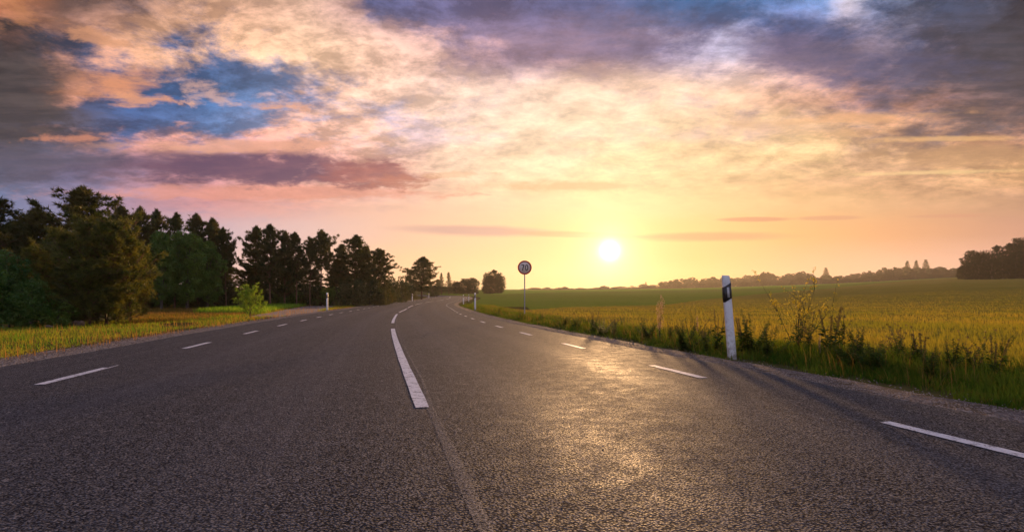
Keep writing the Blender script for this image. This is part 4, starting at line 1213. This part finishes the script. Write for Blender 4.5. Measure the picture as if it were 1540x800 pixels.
# big mauve bank on the left, with its pink underside
bank(420, 289, 300, 13, (226, 148, 126), .6, .0, 1.8)
bank(210, 246, 220, 22, (92, 84, 112), .75, -.03, 1.5, (.2, 1.25), (110, 92, 116))
bank(390, 254, 215, 27, (96, 72, 100), .95, -.03, 1.5, (.5, 1.1), (118, 84, 106))
bank(560, 262, 95, 25, (140, 90, 98), .9, -.05, 1.5, (.45, 1.15), (178, 110, 104))
bank(600, 272, 60, 12, (196, 128, 108), .6, -.05, 1.8, (.3, 1.2))
bank(380, 219, 240, 13, (232, 168, 142), .8, .02, 2.8, (.3, 1.0))
bank(60, 236, 150, 34, (78, 80, 98), .6, .0, 1.6, (.3, 1.2), (96, 92, 108))
# heavy grey mass top left, slate mass top right
bank(20, 140, 120, 85, (60, 56, 60), .85, .0, 1.8, (.4, 1.15), (88, 78, 78))
bank(1520, 90, 200, 95, (56, 56, 66), .55, .0, 2.4, (.2, 1.2), (88, 80, 88))
bank(1520, 170, 230, 45, (70, 64, 74), .6, .06, 2.4, (.2, 1.2), (100, 84, 86))
bank(1200, 85, 230, 36, (82, 86, 124), .6, -.10, 2.4, (.2, 1.2), (110, 102, 130))
bank(900, 55, 190, 50, (110, 102, 130), .35, .1, 2.4, (.2, 1.2), (160, 126, 138))
bank(1450, 236, 170, 20, (178, 136, 102), .75, .04, 1.6, (.4, 1.15), (198, 152, 112))
bank(1430, 209, 140, 5, (246, 190, 128), .6, .03, 2.6, (.2, 1.2))
bank(1420, 259, 180, 4, (252, 212, 150), .6, .04, 2.2, (.2, 1.2))
bank(1290, 178, 160, 9, (240, 178, 126), .6, .08, 3.0, (.2, 1.2))
bank(1150, 190, 130, 14, (216, 172, 138), .6, .0, 2.6, (.2, 1.2))
bank(165, 128, 85, 26, (224, 150, 112), .9, .12, 3.0, (.0, 1.1))
bank(205, 150, 55, 13, (228, 158, 120), .8, .0, 3.0, (.0, 1.1))
bank(140, 58, 60, 14, (216, 152, 112), .6, -.2, 3.0, (.3, 1.0))
bank(425, 160, 55, 14, (230, 166, 134), .8, -.1, 3.0, (.0, 1.1))
bank(310, 140, 60, 16, (230, 180, 160), .6, -.3, 3.0, (.0, 1.0))
bank(30, 20, 60, 30, (186, 124, 84), .6, .0, 2.4, (.3, 1.1))
bank(110, 208, 60, 8, (210, 138, 110), .7, .1, 2.6, (.3, 1.1))
bank(240, 196, 34, 13, (92, 82, 104), .8, .1, 2.6, (.0, 1.1))
# thin streaks low over the horizon
bank(715, 347, 130, 9, (200, 158, 152), .75, -.03, .9, (.4, 1.2))
bank(870, 353, 110, 5, (222, 170, 128), .6, -.03, .9)
bank(1065, 356, 125, 8, (222, 160, 120), .8, .01, .9, (.4, 1.2))
bank(855, 280, 110, 9, (226, 184, 140), .75, .0, .9, (.4, 1.2))
bank(1135, 330, 60, 4, (218, 150, 118), .8, .01, .7)
bank(1245, 328, 55, 4, (220, 156, 122), .7, .03, .7)
bank(1420, 325, 60, 3, (214, 150, 122), .5, .03, .7)
bank(690, 262, 60, 5, (230, 180, 140), .5, .05, .9)
# rest of the dome: brightened behind the camera as fill light, slate blue overhead
front = g.rng(dy, -.25, .45)
zen = g.rng(dz, .45, .85)
col = g.mix(front, lin((194, 190, 214)), col)
col = g.mix(zen, col, lin((92, 112, 160)))
# the sun seen through thin cloud
def lobe(sig, amp, c):
    global col
    f = g.math('MULTIPLY', g.math('EXPONENT', g.math('DIVIDE', ang, -R(sig))), amp)
    v = g.n('ShaderNodeVectorMath', operation='SCALE'); v.inputs[0].default_value = c; g.put(v.inputs[3], f)
    col = g.vmath('ADD', col, v.outputs[0])
lobe(1.7, 1.2, (1, .74, .46)); lobe(3.6, .32, (1, .56, .26)); lobe(8, .06, (1, .40, .12)); 
disc_ = g.math('MULTIPLY', g.math('EXPONENT', g.math('MULTIPLY', g.math('POWER', g.math('DIVIDE', ang, R(.75)), 2.0), -1.0)), 3.0)
v = g.n('ShaderNodeVectorMath', operation='SCALE'); v.inputs[0].default_value = (1, .93, .75); g.put(v.inputs[3], disc_)
col = g.vmath('ADD', col, v.outputs[0])
# clear-air part of the light from the physical sky
ni = g.n('ShaderNodeTexSky'); ni.sky_type = 'NISHITA'; ni.sun_disc = False
ni.sun_elevation = sun_el; ni.sun_rotation = sun_az; ni.altitude = 50; ni.dust_density = 2.0
sc_ = g.n('ShaderNodeVectorMath', operation='SCALE'); nt.links.new(col, sc_.inputs[0]); sc_.inputs[3].default_value = 10.0
full = g.mix(.012, sc_.outputs[0], ni.outputs[0])
g.put(bg.inputs[0], full); bg.inputs[1].default_value = .1

sun = bpy.data.lights.new('sun', 'SUN'); sun.energy = 5.0; sun.angle = R(2.6); sun.color = (1, .57, .25)
so = bpy.data.objects.new('sun', sun); COL.objects.link(so)
from mathutils import Vector
so.rotation_euler = Vector(tuple(-sdir)).to_track_quat('-Z', 'Y').to_euler()
so.location = (20, 60, 30)

# ------------------------------------------------------------------ haze
HAZE = True
if HAZE:
    b = MB(); b.box(-1500, 1500, -120, 1300, -3, 75)
    me = b.mesh('haze', None)
    m = bpy.data.materials.new('haze'); m.use_nodes = True; t = m.node_tree; t.nodes.clear()
    o_ = t.nodes.new('ShaderNodeOutputMaterial'); pv = t.nodes.new('ShaderNodeVolumePrincipled')
    pv.inputs['Density'].default_value = .00014; pv.inputs['Color'].default_value = (.95, .9, .85, 1)
    pv.inputs['Anisotropy'].default_value = .6
    t.links.new(pv.outputs[0], o_.inputs['Volume']); me.materials.append(m)
    tag(add_obj('haze', me), 'thin golden evening haze over fields and wood', 'haze', kind='stuff')

# ------------------------------------------------------------------ camera and render settings
cam = bpy.data.cameras.new('camera'); co = bpy.data.objects.new('camera', cam); COL.objects.link(co)
cam.sensor_width = 36; cam.sensor_fit = 'HORIZONTAL'; cam.lens = F / 1540 * 36
cam.shift_y = (YH - 400) / 1540
cam.clip_start = .05; cam.clip_end = 9000
co.location = (0, 0, HC); co.rotation_euler = (R(90), 0, 0)
scene.camera = co
scene.render.engine = 'CYCLES'
cy = scene.cycles
cy.use_denoising = True
cy.max_bounces = 6; cy.diffuse_bounces = 3; cy.glossy_bounces = 2; cy.transmission_bounces = 4
cy.transparent_max_bounces = 8; cy.volume_bounces = 0
cy.sample_clamp_indirect = 4; cy.sample_clamp_direct = 0
cy.use_adaptive_sampling = True; cy.adaptive_threshold = .015
scene.view_settings.view_transform = 'Standard'
scene.view_settings.look = 'None'
scene.view_settings.exposure = 0.08; scene.view_settings.gamma = 1.0
